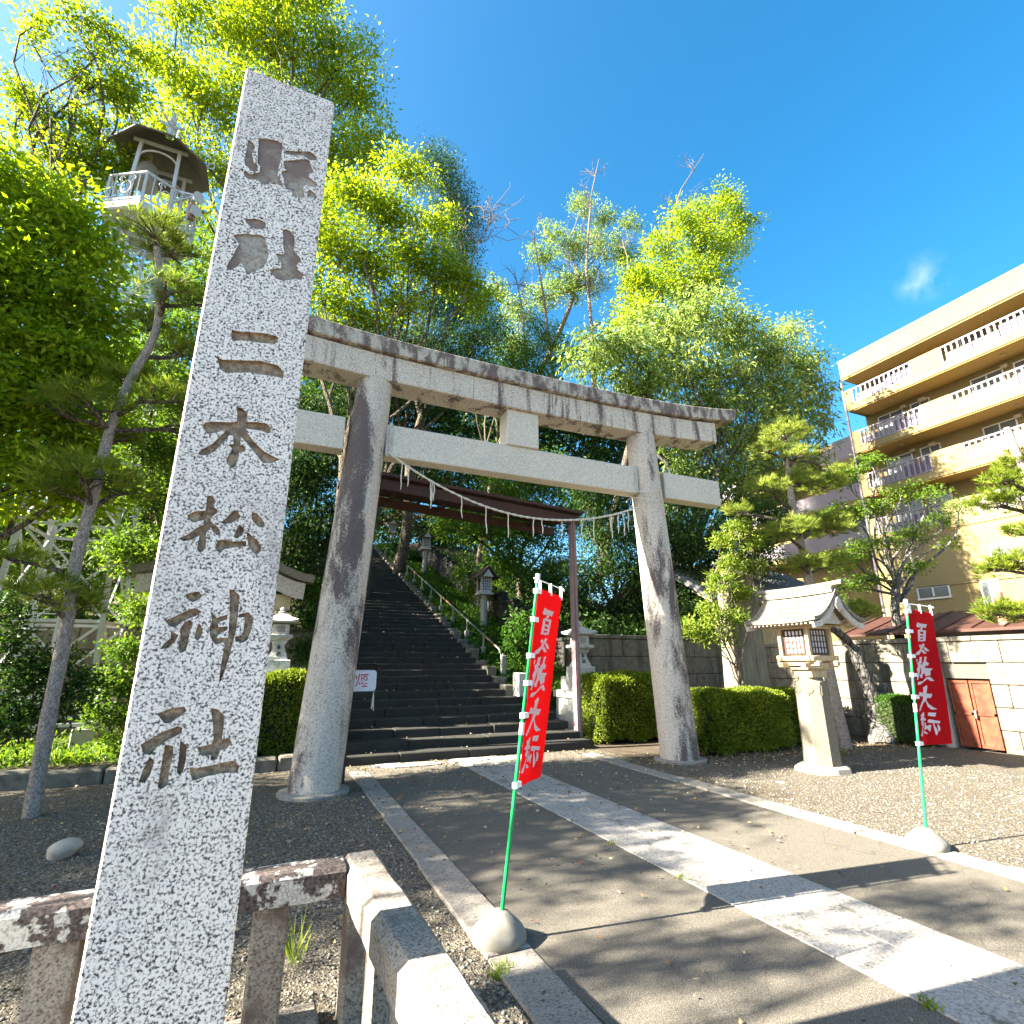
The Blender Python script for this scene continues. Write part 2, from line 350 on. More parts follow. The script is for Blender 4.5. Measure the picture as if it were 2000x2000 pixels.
# plants
def bark_mat(name, a, b, c, sc=9, st=(1, 1, .35), bm=.9):
    t = NT(name); v = t.scale(t.pos(), st); n1 = t.noise(sc, 5, .7, v, .3); vo = t.voro(sc*1.6, 'DISTANCE_TO_EDGE', v)
    col = t.ramp(n1, [(.3, a), (.5, b), (.72, c)]); col = t.mix(t.mr(vo, 0, .12, .7, 0), col, tuple(x*.4 for x in a))
    return t.done(col, .92, t.bump(t.math('ADD', n1, t.mr(vo, 0, .15)), bm, .02), 0, .2)
M['bark'] = bark_mat('brown bark', (.05, .04, .03), (.11, .09, .065), (.19, .16, .12))
M['pine_bark'] = bark_mat('pale pine bark', (.20, .165, .135), (.32, .275, .235), (.42, .37, .325), 24, (1, 1, .5), .5)
M['grey_bark'] = bark_mat('grey knotty bark', (.04, .038, .035), (.12, .115, .105), (.26, .25, .22), 7)
M['twig'] = plain('bare twig', (.16, .125, .10), .9, var=.3)
M['stump'] = plain('cut wood', (.50, .38, .22), .85, var=.3, sc=20, bump=.5)
M['leaf_bright'] = leaf_mat('bright yellow green leaf', (.11, .20, .008), (.21, .31, .012), (.36, .43, .03), (1.6, 1.5, .6), .6)
M['leaf_zelkova'] = leaf_mat('sunlit zelkova leaf', (.085, .16, .008), (.20, .29, .010), (.36, .40, .018), (1.6, 1.5, .6), .56)
M['leaf_mid'] = leaf_mat('mid green leaf', (.04, .09, .010), (.09, .165, .015), (.18, .25, .025), (1.5, 1.5, .7), .42)
M['leaf_oak'] = leaf_mat('grey green evergreen leaf', (.07, .12, .022), (.17, .235, .05), (.36, .41, .12), (1.4, 1.5, .7), .45, .5, .2)
M['leaf_dark'] = leaf_mat('dark evergreen leaf', (.014, .036, .008), (.03, .07, .012), (.085, .14, .025), (1.4, 1.5, .7), .34)
M['leaf_hedge'] = leaf_mat('hedge leaf', (.08, .12, .012), (.16, .21, .018), (.30, .34, .05), (1.4, 1.5, .7), .35)
M['leaf_lime'] = leaf_mat('lime shrub leaf', (.08, .14, .015), (.17, .24, .03), (.30, .34, .05), (1.4, 1.4, .7), .4)
M['leaf_ground'] = leaf_mat('ground cover leaf', (.022, .066, .008), (.045, .11, .012), (.085, .165, .02), (1.4, 1.5, .7), .4)
M['needle'] = leaf_mat('pine needle', (.06, .10, .010), (.15, .205, .018), (.32, .35, .045), (1.3, 1.4, .8), .35)
M['needle_pale'] = leaf_mat('pale pine needle', (.09, .13, .02), (.20, .25, .04), (.36, .39, .08), (1.3, 1.4, .8), .35)
t = NT('fallen leaf'); r = t.attr('rnd'); M['litter'] = t.done(t.ramp(r, [(0, (.09, .055, .02)), (.5, (.24, .17, .08)), (.85, (.42, .35, .20)), (1, (.30, .05, .02))]), .85)
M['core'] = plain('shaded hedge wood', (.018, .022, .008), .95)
# apartment block
t = NT('yellow render'); c = t.mix(t.mr(t.noise(.5, 5, .6), .3, .7), (.20, .155, .066), (.225, .178, .082)); c = t.mix(t.mr(t.noise(3, 5, .7, t.scale(t.pos(), (1, 1, .35))), .58, .78, 0, .35), c, (.16, .11, .045)); M['render'] = t.done(c, .88, t.bump(t.noise(40, 3), .25, .01))
M['soffit'] = plain('tan soffit', (.46, .30, .10), .9, var=.1, sc=10)
M['rail_white'] = plain('white painted rail', (.21, .19, .215), .45, var=.05)
M['rail_panel'] = plain('pale balcony panel', (.20, .185, .19), .6, var=.05)
M['lilac'] = plain('lilac balcony panel', (.10, .072, .125), .6, var=.1)
M['glass'] = plain('dark window glass', (.10, .11, .115), .12, spec=.6, var=.2, sc=1.5)
M['frame'] = plain('aluminium frame', (.62, .62, .62), .4, metal=.3, var=.06)
M['vent'] = plain('beige vent hood', (.44, .36, .25), .6)
M['dark_void'] = plain('dark interior', (.03, .028, .027), .8)
M['tile'] = plain('grey roof tile', (.15, .15, .155), .5, var=.3)
M['redroof'] = plain('red brown sheet roof', (.065, .028, .020), .5, var=.3, sc=3)
# ================================================================== the setting
rng = np.random.default_rng(7); random.seed(7)
RISE, TREAD, Y0 = .155, .43, 10.3
def stair_h(y): return max(0., min((y-Y0)/TREAD*RISE, 9.6))
def ground_h(x, y):
    s = stair_h(y)
    if x > 13.35: return 0.
    if x > 7.55: return 0. if y < 12.75 else max(2.25, s+.35)
    if x > 5.6: return 0. if y < 12.2 else s-.12+.10*(x-5.6)
    if x > 1.25: return s-.35 if y > Y0+.6 else -.3
    if y < 15.3: return 0. if y < 11.6 else min(.0+(y-11.6)*.1, .3)
    return max(2.3, s+.2)+.03*(-x)*.6

g = MB(); R = 700
g.add([(-R, -R, 0), (R, -R, 0), (R, R, 0), (-R, R, 0)], [(0, 1, 2, 3)])
tag(g.build('ground', M['gravel']), 'gravel ground around the shrine approach', kind='structure')

# hillside (heightfield)
xs = np.concatenate([np.arange(-60, -8, 2.), np.arange(-8, 1.2, .6), [1.2, 1.3], np.arange(1.9, 5.6, .9), [5.55, 5.65], np.arange(6.2, 7.5, .45), [7.5, 7.6], np.arange(8.2, 13.3, .7), [13.34]])
ys = np.concatenate([np.arange(11.0, 15.2, .35), [15.25, 15.35], np.arange(15.8, 45, .8), np.arange(46, 90, 5.)])
V = []; nx = len(xs)
for y in ys:
    for x in xs:
        h = ground_h(x, y); V.append((x, y, h - .012 + (0.09*math.sin(x*3.1+y*1.7)*math.cos(y*2.3-x) if h > .6 and not 1.2 < x < 5.7 else 0)))
Q = [(j*nx+i, j*nx+i+1, (j+1)*nx+i+1, (j+1)*nx+i) for j in range(len(ys)-1) for i in range(nx-1)]
hm = raw_mesh('hillside', np.array(V), np.array(Q)); tag(link('hillside', hm, M['soil']), 'wooded hillside rising beside the stairs', kind='structure')

# road of two asphalt lanes either side of the paving strip
r = MB(); yy = np.linspace(-8, 10.25, 60); LX = 1.7+.012*np.sin(yy*3.1)+.01*np.sin(yy*7.7); RX = 5.77+.012*np.sin(yy*2.7+1)
for a, b in (('L', None), ('R', None)):
    x0 = LX if a == 'L' else np.full(60, 4.225); x1 = np.full(60, 3.295) if a == 'L' else RX; n = len(r.v)
    r.v += [(float(x0[i]), float(yy[i]), .004) for i in range(60)] + [(float(x1[i]), float(yy[i]), .004) for i in range(60)]
    r.f += [(n+i, n+60+i, n+61+i, n+i+1) for i in range(59)]
tag(r.build('road', M['asphalt']), 'asphalt shrine approach either side of the granite strip', kind='structure')

pv = empty('paving_strip', (3.76, 0, 0), 'pale granite slab strip down the middle of the approach', kind='structure')
b = MB(); b.box(3.30, 4.22, -8, 10.25, -.05, .003); b.build('bedding', M['mortar'], pv)
for side, (xa, xb) in enumerate(((3.303, 3.757), (3.765, 4.217))):
    y = -7.3 + .7*side
    while y < 10.2:
        ln = float(rng.uniform(1.5, 2.5)); y1 = min(y+ln, 10.24); m = MB(org=(xa, y, 0))
        m.box(xa, xb, y+.004, y1-.004, -.04, .012+float(rng.uniform(-.002, .003)), b=.006); m.build('slab', M['slab'], pv); y = y1
for side, (xa, xb, nm) in enumerate(((1.405, 1.70, 'left'), (5.775, 6.06, 'right'))):
    kp = empty('kerb', (xa, 0, 0), f'flush granite kerb along the {nm} edge of the approach', kind='structure')
    y = -7.5+.5*side
    while y < 9.3:
        ln = float(rng.uniform(1.1, 1.7)); m = MB(org=(xa, y, 0)); jx = float(rng.uniform(-.018, .018))
        m.box(xa+jx, xb+jx*.4-.004, y+.006, y+ln-.006, -.08, .016+float(rng.uniform(0, .014)), b=.010)
        o = m.build('kerbstone', M['kerb'], kp); o.rotation_euler.x = float(rng.uniform(-.003, .003)); y += ln
# flat flagstones in front of the bottom step and a footing stone at the right torii column
fp = empty('flagstone_patch', (3.5, 9.9, 0), 'irregular pale flagstones at the foot of the stairs', kind='structure')
for k, (cx, cy_, rx, ry) in enumerate(((2.55, 9.95, .55, .2), (3.55, 9.98, .42, .2), (4.45, 9.9, .5, .25), (2.1, 10.08, .3, .12))):
    an = np.linspace(0, 2*math.pi, 9)[:-1]; rr = rng.uniform(.8, 1.1, 8); m = MB(org=(cx, cy_, 0))
    m.prism([(cx+rx*rr[i]*math.cos(a), cy_+ry*rr[i]*math.sin(a)) for i, a in enumerate(an)], lambda u, v, d: (u, v, d), -.03, .020+.002*k); m.build('flagstone', M['slab'], fp)

# ---- stairs
st = empty('stairs', (3.5, Y0, 0), 'long worn stone stairway climbing the wooded hill', kind='structure')
NST = 61
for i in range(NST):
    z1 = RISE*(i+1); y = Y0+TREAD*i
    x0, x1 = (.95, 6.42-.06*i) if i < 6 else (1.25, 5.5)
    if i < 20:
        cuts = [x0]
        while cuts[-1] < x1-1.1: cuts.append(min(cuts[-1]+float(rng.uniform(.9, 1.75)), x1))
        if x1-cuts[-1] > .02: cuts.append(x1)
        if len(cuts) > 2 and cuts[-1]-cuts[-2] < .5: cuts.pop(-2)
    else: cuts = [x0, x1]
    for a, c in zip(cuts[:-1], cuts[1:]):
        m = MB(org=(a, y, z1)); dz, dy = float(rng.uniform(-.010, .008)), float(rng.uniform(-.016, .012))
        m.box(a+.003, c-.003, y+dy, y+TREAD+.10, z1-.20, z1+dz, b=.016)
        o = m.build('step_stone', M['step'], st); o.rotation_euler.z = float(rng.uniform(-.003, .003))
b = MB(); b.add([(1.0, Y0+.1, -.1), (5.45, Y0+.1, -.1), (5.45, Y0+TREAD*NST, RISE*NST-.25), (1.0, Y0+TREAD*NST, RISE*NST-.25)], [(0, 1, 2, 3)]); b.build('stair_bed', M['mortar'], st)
eb = empty('stair_edging', (5.6, 13, 1), 'row of rough pale edging stones along the right side of the stairs', kind='structure')
y = Y0+TREAD*6
while y < 35.5:
    ln = float(rng.uniform(.38, .75)); z = stair_h(y)+.16; m = MB(org=(5.62, y, z)); w = float(rng.uniform(.09, .14))
    m.box(5.62-w, 5.62+w+.05, y, y+ln-.02, z-.3, z+float(rng.uniform(.02, .12)), b=.03)
    o = m.build('edging_stone', M['block'], eb); o.rotation_euler.z = float(rng.uniform(-.08, .08)); y += ln
# terrace stones left of the stairs carrying the hedge
kb = empty('hedge_kerb', (0, 11, 0), 'squared stones edging the bed behind the left torii column', kind='structure')
x = -3.4
while x < .92:
    ln = float(rng.uniform(.5, .85)); m = MB(org=(x, 10.35, 0)); m.box(x+.01, min(x+ln, .93)-.01, 10.32, 10.62, -.05, .22+float(rng.uniform(-.02, .02)), b=.03); m.build('bed_stone', M['block'], kb); x += ln
b = MB(); b.box(-9, .93, 10.6, 15.2, -.05, .14); tag(b.build('planting_bed', M['soil']), 'raised planting bed left of the stairs', kind='structure')
b = MB(); b.add([(6.45, 8.9, .006), (13.3, 7.95, .006), (13.3, 12.6, .006), (6.45, 12.6, .006)], [(0, 1, 2, 3)]); tag(b.build('soil_bed', M['soil']), 'leaf strewn soil under the right hedges', kind='structure')

# ---- block walls
def block_wall(name, label, p0, p1, rows, rh, th, bl, group=None, skip=None, cap=True, zb=0, slope=0):
    p0 = np.array(p0, float); p1 = np.array(p1, float); d = p1-p0; Lw = np.linalg.norm(d); d /= Lw; nrm = np.array((d[1], -d[0], 0)); ang = math.atan2(d[1], d[0])
    e = empty(name, tuple(p0), label, 'wall', group)
    c = MB(); cc = p0+d*Lw/2; Rm = [[math.cos(ang), -math.sin(ang), 0], [math.sin(ang), math.cos(ang), 0], [0, 0, 1]]
    if not slope: 
        c.obox((cc[0]-nrm[0]*.035, cc[1]-nrm[1]*.035, zb+rows*rh/2), (Lw/2, th/2-.03, rows*rh/2), Rm)
        if skip: c = MB(); [c.obox(((p0+d*(a+b_)/2)[0]-nrm[0]*.035, (p0+d*(a+b_)/2)[1]-nrm[1]*.035, zb+(z0+z1)/2), ((b_-a)/2, th/2-.03, (z1-z0)/2), Rm) for a, b_, z0, z1 in ((0, skip[0], 0, skip[2]), (skip[1], Lw, 0, skip[2]), (0, Lw, skip[2], rows*rh))]
        c.build('mortar_core', M['mortar'], e)
    for r_ in range(rows):
        x = -bl*(.5 if r_ % 2 else 0)
        while x < Lw-.02:
            a, b_ = max(x, 0), min(x+bl, Lw); x += bl
            if b_-a < .06: continue
            z0 = zb+r_*rh
            segs = [(a, b_)]
            if skip and z0 < skip[2]-.05:
                segs = [s_ for s_ in ((a, min(b_, skip[0])), (max(a, skip[1]), b_)) if s_[1]-s_[0] > .05]
            for a2, b2 in segs:
                q = p0+d*(a2+b2)/2; out = float(rng.uniform(0, .008)); zz = slope*((a2+b2)/2)
                m = MB(org=(q[0], q[1], z0+zz)); m.obox((q[0]+nrm[0]*out, q[1]+nrm[1]*out, z0+zz+rh/2), ((b2-a2)/2-.006, th/2, rh/2-.006), Rm, b=.012); m.build('block', M['block'], e)
    if cap and not slope:
        x = 0
        while x < Lw-.1:
            b_ = min(x+1.2, Lw); q = p0+d*(x+b_)/2; m = MB(org=(q[0], q[1], zb+rows*rh)); m.obox((q[0], q[1], zb+rows*rh+.055), ((b_-x)/2-.004, th/2+.035, .05), Rm, b=.012); m.build('coping', M['block'], e); x = b_
    return e
# right boundary wall (runs with the path), front wall behind the right hedges, sloping wall up the hill, left wall behind the tower
block_wall('retaining_wall', 'sunlit block wall with the red steel gate, right side', (13.5, 12.6, 0), (13.5, 3.0, 0), 5, .43, .24, .92, skip=(12.6-7.26, 12.6-6.45, 1.40))
block_wall('retaining_wall', 'weathered block wall behind the hedge and right torii column', (7.62, 12.7, 0), (13.36, 12.7, 0), 5, .47, .24, 1.25)
w3 = empty('retaining_wall', (7.6, 12.7, 0), 'stepped shade-darkened block wall climbing the hill right of the lamps', 'wall')  # blocks and coping take the dark step stone, putting the wall's shade into its colour
y = 12.85
while y < 30:
    z = stair_h(y)+.35
    for r_ in range(2):
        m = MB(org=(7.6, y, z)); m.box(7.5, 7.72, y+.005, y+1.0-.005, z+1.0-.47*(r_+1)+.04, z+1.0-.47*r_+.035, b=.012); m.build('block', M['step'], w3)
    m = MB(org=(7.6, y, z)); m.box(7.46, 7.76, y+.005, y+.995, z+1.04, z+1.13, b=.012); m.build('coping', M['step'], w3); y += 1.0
block_wall('retaining_wall', 'mossy block wall behind the bell tower on the left', (-16, 15.25, 0), (1.2, 15.25, 0), 5, .5, .24, 1.1)
# red gate in the wall, with its concrete jamb
gt = empty('steel_gate', (13.42, 6.85, 0), 'low rusty red steel gate set in the sunlit block wall', 'gate')
for ya, yb in ((6.47, 6.84), (6.86, 7.22)):
    m = MB(); m.box(13.42, 13.45, ya, yb, .05, 1.36, b=.006); m.build('gate_leaf', M['rust_gate'], gt)
    m = MB()
    for z in (.06, .68, 1.31): m.box(13.395, 13.425, ya+.004, yb-.004, z, z+.05)
    m.box(13.395, 13.425, ya+.004, ya+.045, .112, 1.306); m.box(13.395, 13.425, yb-.045, yb-.004, .112, 1.306); m.build('gate_frame', M['rust_gate'], gt)
m = MB(); m.box(13.33, 13.39, 6.79, 6.83, .62, .78, b=.01); m.build('latch', M['pipe'], gt)
m = MB(); m.box(13.30, 13.60, 7.27, 7.46, 0, 1.42, b=.015); m.build('jamb', M['concrete'], gt)
# ================================================================== inscribed stone pillar
PY = 2.28; PX0, PX1 = -.410, .004; PTOP = 4.50; PBK = PY+.385
def zm(x0, y0, sc, polys): return [[(x0+u/sc, y0+v/sc) for u, v in p] for p in polys]
CH = []
CH.append(('carved_character', 'spall', zm(440, 240, 8.782, [
 [(400,290),(470,340),(510,400),(500,460),(460,490),(470,600),(490,680),(540,710),(553,716),(553,830),(480,840),(420,800),(400,770),(345,730),(325,650),(345,550),(375,430),(385,350)],
 [(570,265),(750,275),(900,310),(970,350),(990,410),(970,500),(950,650),(910,785),(900,900),(960,1000),(1000,1100),(900,1060),(800,1000),(720,1060),(620,1060),(560,970),(420,970),(340,930),(310,850),(340,812),(420,872),(480,880),(590,835),(600,745),(556,700),(556,500),(570,360)],
 [(1030,470),(1200,485),(1450,490),(1530,540),(1570,600),(1550,640),(1460,640),(1390,600),(1370,565),(1200,555),(1050,540)],
 [(1010,650),(1130,642),(1380,615),(1450,655),(1460,720),(1500,800),(1520,850),(1450,860),(1430,920),(1500,980),(1580,1060),(1550,1110),(1450,1090),(1380,1060),(1330,1100),(1360,1250),(1340,1290),(1250,1270),(1180,1270),(1130,1170),(1040,1130),(1010,1050),(1000,950),(960,870),(970,825),(1060,812),(1020,780),(1000,700)],
 [(1440,1140),(1500,1180),(1580,1270),(1550,1300),(1400,1260),(1410,1180)]])))
CH.append(('carved_character', 'spall', zm(420, 400, 8.782, [
 [(490,225),(560,250),(680,235),(780,260),(870,310),(870,400),(800,420),(690,415),(620,390),(560,330)],
 [(310,515),(450,500),(560,490),(620,510),(760,510),(860,560),(880,680),(910,780),(910,900),(880,980),(820,1080),(740,1110),(660,1150),(580,1190),(540,1190),(500,1060),(440,1000),(380,1060),(300,1100),(210,1130),(200,1050),(250,960),(310,870),(350,780),(400,700),(420,670),(350,590)],
 [(1160,440),(1210,410),(1290,450),(1360,540),(1365,640),(1350,780),(1400,850),(1460,910),(1480,950),(1400,1030),(1400,1100),(1480,1160),(1510,1230),(1480,1290),(1380,1270),(1290,1290),(1150,1300),(1050,1270),(980,1190),(930,1110),(1060,1090),(1140,1090),(1130,1000),(1080,920),(1040,840),(1150,850),(1190,830),(1170,720),(1170,570)]])))
CH.append(('carved_character', 'carve', zm(0, 0, 2.76, [[(1250,1775),(1275,1785),(1420,1795),(1490,1810),(1500,1840),(1480,1855),(1300,1835),(1255,1840),(1245,1810)]]) +
 zm(0, 650, 2.76, [[(1170,130),(1200,145),(1400,150),(1500,175),(1530,215),(1525,245),(1480,235),(1350,215),(1215,215),(1185,195)]])))
CH.append(('carved_character', 'carve', zm(360, 720, 8.782, [[(890,650),(960,665),(1040,720),(1085,780),(1085,850),(1055,910),(1200,915),(1380,930),(1450,970),(1485,1040),(1470,1090),(1430,1110),(1300,1060),(1060,1030),(1080,1100),(1200,1260),(1350,1410),(1500,1490),(1640,1560),(1500,1620),(1350,1620),(1200,1440),(1080,1280),(970,1170),(960,1310),(1020,1320),(1055,1380),(1030,1430),(940,1440),(930,1540),(890,1620),(880,1680),(820,1700),(740,1640),(715,1570),(740,1520),(790,1440),(820,1350),(745,1305),(850,1290),(835,1150),(770,1140),(680,1250),(520,1420),(400,1490),(270,1480),(230,1450),(330,1370),(480,1290),(620,1150),(740,1050),(620,1060),(480,1110),(400,1120),(330,1040),(315,980),(360,920),(500,910),(850,920),(900,900),(910,780)]])))
CH.append(('carved_character', 'carve', zm(340, 950, 9.66, [
 [(620,180),(680,170),(760,230),(780,290),(740,370),(800,430),(830,490),(760,540),(700,600),(690,660),(780,730),(850,800),(880,880),(860,910),(800,920),(730,850),(690,770),(620,850),(600,930),(610,1030),(590,1160),(540,1230),(480,1245),(435,1190),(450,1080),(480,930),(350,1000),(180,1035),(90,990),(230,920),(400,800),(560,710),(560,640),(480,650),(400,680),(320,660),(260,600),(250,540),(400,470),(590,455),(610,350)],
 [(880,680),(1020,560),(1140,440),(1200,480),(1260,570),(1210,620),(1080,690),(950,715)], [(1470,480),(1560,510),(1650,600),(1710,700),(1690,770),(1600,770),(1510,690),(1460,600)],
 [(1230,715),(1300,780),(1330,830),(1290,920),(1180,985),(1120,950),(1150,880)], [(830,1020),(960,1000),(1100,1040),(1360,1030),(1360,1130),(1150,1150),(960,1180),(850,1255),(790,1190),(790,1090)], [(1375,850),(1450,920),(1570,1010),(1640,1120),(1640,1220),(1550,1295),(1470,1230),(1400,1100),(1375,960)]])))
CH.append(('carved_character', 'carve', zm(300, 1130, 4.964, [
 [(305,155),(360,135),(440,125),(470,165),(450,200),(380,230),(320,195)], [(110,410),(200,370),(300,320),(400,285),(470,320),(400,365),(290,410),(210,475),(150,460)], [(170,510),(240,550),(210,610),(140,675),(60,685),(110,620),(165,580)],
 [(300,425),(350,400),(385,430),(350,520),(330,640),(310,700),(255,725),(240,680),(260,570),(255,490)], [(440,430),(480,490),(460,560),(430,605),(395,580),(410,500)],
 [(735,105),(770,105),(835,165),(820,330),(800,500),(764,640),(730,770),(690,900),(650,990),(632,1025),(650,850),(690,640),(724,560),(738,330)],
 [(555,315),(610,380),(715,350),(715,395),(620,428),(630,472),(712,462),(712,500),(630,540),(610,578),(716,572),(712,608),(600,640),(550,570),(540,480),(565,400)], [(826,345),(915,325),(970,375),(945,500),(910,595),(870,620),(790,610),(792,562),(860,550),(880,450),(890,372),(830,380)]])))
CH.append(('carved_character', 'carve', zm(250, 1360, 4.55, [
 [(255,155),(370,110),(500,90),(520,130),(460,180),(370,240),(320,240),(280,185)], [(110,430),(160,400),(300,320),(440,265),(485,280),(470,330),(350,390),(250,460),(200,520),(140,515)], [(190,540),(235,570),(200,690),(150,770),(95,760),(130,660)],
 [(330,430),(400,440),(400,520),(370,650),(350,790),(290,830),(262,810),(290,660),(310,530)], [(465,390),(525,440),(515,560),(490,670),(450,698),(432,670),(450,560)],
 [(735,105),(800,115),(855,170),(850,280),(835,380),(900,370),(922,410),(880,460),(820,480),(790,560),(730,565),(740,520),(660,530),(610,455),(740,425),(760,380),(755,250)], [(545,630),(600,640),(760,610),(880,580),(950,570),(992,620),(970,680),(850,680),(700,710),(580,750),(555,700)]])))
pil = empty('inscribed_pillar', (-.2, PY+.19, 0), 'tall speckled granite pillar carved with seven characters, in the left foreground', 'pillar')
body = MB(org=(-.2, PY+.19, 0)); body.box(PX0, PX1, PY, PBK, 0, PTOP, b=.007)
n = len(body.v)
body_o = body.build('shaft', M['pillar'], pil)
cut = MB(org=(-.2, PY+.19, 0)); floors = []
def grow(poly, d):
    c = np.mean(poly, 0); return [tuple(np.array(p)+(np.array(p)-c)/(np.linalg.norm(np.array(p)-c)+1e-6)*d) for p in poly]
for nm, mk, polys in CH:
    dep = .022 if mk == 'carve' else .012; fl = []
    for p in polys:
        q = [tuple(aty(u, v, PY)[[0, 2]]) for u, v in p]
        cut.prism(q, lambda u, v, d: (u, d, v), PY-.02, PY+dep); fl.append((q, dep))
    floors.append((nm, mk, fl))
cut_o = cut.build('cutter', None, None); cut_o.location = tuple(cut.org)
bpy.context.view_layer.update()
md = body_o.modifiers.new('carving', 'BOOLEAN'); md.operation = 'DIFFERENCE'; md.object = cut_o; md.solver = 'EXACT'; md.use_self = True
dg = bpy.context.evaluated_depsgraph_get(); newm = bpy.data.meshes.new_from_object(body_o.evaluated_get(dg)); body_o.modifiers.clear(); body_o.data = newm
bpy.data.objects.remove(cut_o, do_unlink=True)
if len(newm.materials) == 0: newm.materials.append(M['pillar'])
newm.materials.append(M['carve'])
for p in newm.polygons:
    c = p.center; yl = c.y+.19
    if .0015 < yl < .034 and -.19 < c.x < .19 and c.z < PTOP-.05 and abs(p.normal.y) < .9: p.material_index = 1
for nm, mk, fl in floors:       # weathered floor of every carved character
    m = MB(org=(-.2, PY+.19, 0))
    for q, dep in fl: m.prism(q, lambda u, v, d: (u, d, v), PY+dep-.004, PY+dep+.002)
    m.build(nm, M[mk], pil)
# ================================================================== stone fence round the pillar
def rail_sec(w, h, c): return [(-w/2, 0), (w/2, 0), (w/2, h-c), (w/2-c, h), (-w/2+c, h), (-w/2, h-c)]
fe = empty('stone_fence', (-.2, 3.29, 0), 'lichen spotted stone fence enclosing the inscribed pillar', 'fence')
def rail(p0, p1, w, h, c, mat, name):
    p0 = np.array(p0, float); p1 = np.array(p1, float); d = (p1-p0)/np.linalg.norm(p1-p0); s_ = np.array((d[1], -d[0], 0)); m = MB(org=tuple(p0)); rings = []
    k = max(12, int(np.linalg.norm(p1-p0)/.12))
    for i in range(k+1):
        q = p0+(p1-p0)*i/k; jit = rng.normal(0, .0022, (6, 2))
        rings.append([q+s_*(u+jit[j, 0])+np.array((0, 0, v+jit[j, 1])) for j, (u, v) in enumerate(rail_sec(w, h, c))])
    m.loft(rings); return m.build(name, mat, fe)
rail((-2.7, 3.29, .575), (.487, 3.27, .575), .19, .135, .02, M['lichen'], 'rail')
rail((.585, 3.37, .555), (.70, .30, .555), .20, .155, .035, M['rail'], 'rail')
for xa, xb in ((-2.15, -2.0), (-1.45, -1.3), (-.76, -.60), (.075, .235)):
    m = MB(org=((xa+xb)/2, 3.28, 0)); m.box(xa, xb, 3.215, 3.35, 0, .573, b=.012); m.build('post', M['rail'], fe)
for yc, x in ((3.27, .585), (2.72, .61), (2.30, .63), (1.86, .65), (1.4, .665), (.95, .68)):
    m = MB(org=(x, yc, 0)); m.box(x-.075, x+.075, yc-.075, yc+.075, 0, .551, b=.012); m.build('post', M['rail'], fe)
m = MB(org=(0, 3.27, 0)); m.box(-2.7, .42, 3.17, 3.41, -.05, .06, b=.015); m.build('base_stone', M['rail'], fe)
# ================================================================== torii
TX, TY = 3.93, 8.45
to = empty('torii_gate', (TX, TY, 0), 'large weathered granite torii spanning the approach', 'torii')
def column(sgn, name):
    m = MB(org=(TX+sgn*3.15, TY, 0)); pts = []; rs = []
    for i in range(15):
        f = i/14; x = TX+sgn*(3.15-.40*f); pts.append((x, TY, 6.34*f-.02)); rs.append(.345-.035*f-.02*f*f)
    m.tube(pts, rs, 40); return m.build(name, M['torii_col'], to, True)
for sgn in (-1, 1):
    column(sgn, 'column')
    m = MB(org=(TX+sgn*3.15, TY, 0)); m.lathe([(.47, -.03), (.47, .035), (.45, .05), (.3, .05)], 40, (TX+sgn*3.15, TY, 0)); m.build('base_ring', M['kerb'], to, True)
def zc(x): u = abs(x-TX)/5.2; return .02*u + .30*u**3.2          # upward sweep of the lintels
def beam(xs_, zb, zt, yf, yb, mat, name, zf=zc, b=.012, endslope=0):
    m = MB(org=((xs_[0]+xs_[-1])/2, TY, zb)); rings = []; k = max(2, int(abs(xs_[1]-xs_[0])/.25)); X = np.linspace(xs_[0], xs_[1], k+1)
    for i, x in enumerate(X):
        e = zf(x); sec = [(yf+b, zb), (yb-b, zb), (yb, zb+b), (yb, zt-b), (yb-b, zt), (yf+b, zt), (yf, zt-b), (yf, zb+b)]
        sl = endslope if i in (0, k) else 0; sg = -1 if i == 0 else 1
        rings.append([(x+sg*sl*((z-zb)/(zt-zb)), y, z+e) for y, z in sec])
    m.loft(rings); return m.build(name, mat, to)
gp = .004
for a, c in ((-.68, 2.86), (2.86, 5.22), (5.22, 8.56)): beam((a+gp, c-gp), 6.24, 6.70, 8.18, 8.72, M['torii_mid'], 'lower_lintel', lambda x: zc(x)*.72)
for a, c, es in ((-1.12, 2.28, 0), (2.28, 4.75, 0), (4.75, 5.88, 0), (5.88, 9.06, 0)): beam((a+gp, c-gp), 6.71, 6.985, 8.10, 8.80, M['torii_top'], 'top_lintel', lambda x: zc(x)*.9, endslope=0)
for sg in (-1, 1):
    m = MB(org=(TX, TY, 6.9)); x0 = TX+sg*5.128; e = zc(x0)*.9; e2 = zc(x0+sg*.1)*.9
    m.loft([[(x0, y, z+e) for y, z in ((8.10, 6.71), (8.80, 6.71), (8.80, 6.985), (8.10, 6.985))], [(x0+sg*(.05 if z < 6.8 else .13), y, z+e2) for y, z in ((8.10, 6.74), (8.80, 6.74), (8.80, 7.0), (8.10, 7.0))]]); m.build('top_lintel_end', M['torii_top'], to)
for a, c in ((-.76, .74), (1.40, 6.46), (7.12, 8.62)):
    m = MB(org=((a+c)/2, TY, 5.2)); m.box(a, c, 8.31, 8.60, 4.975, 5.535, b=.012); m.build('tie_beam', M['torii'], to)
m = MB(org=(3.88, TY, 5.9)); m.box(3.56, 4.20, 8.26, 8.64, 5.537, 6.236, b=.012); m.build('strut', M['torii'], to)
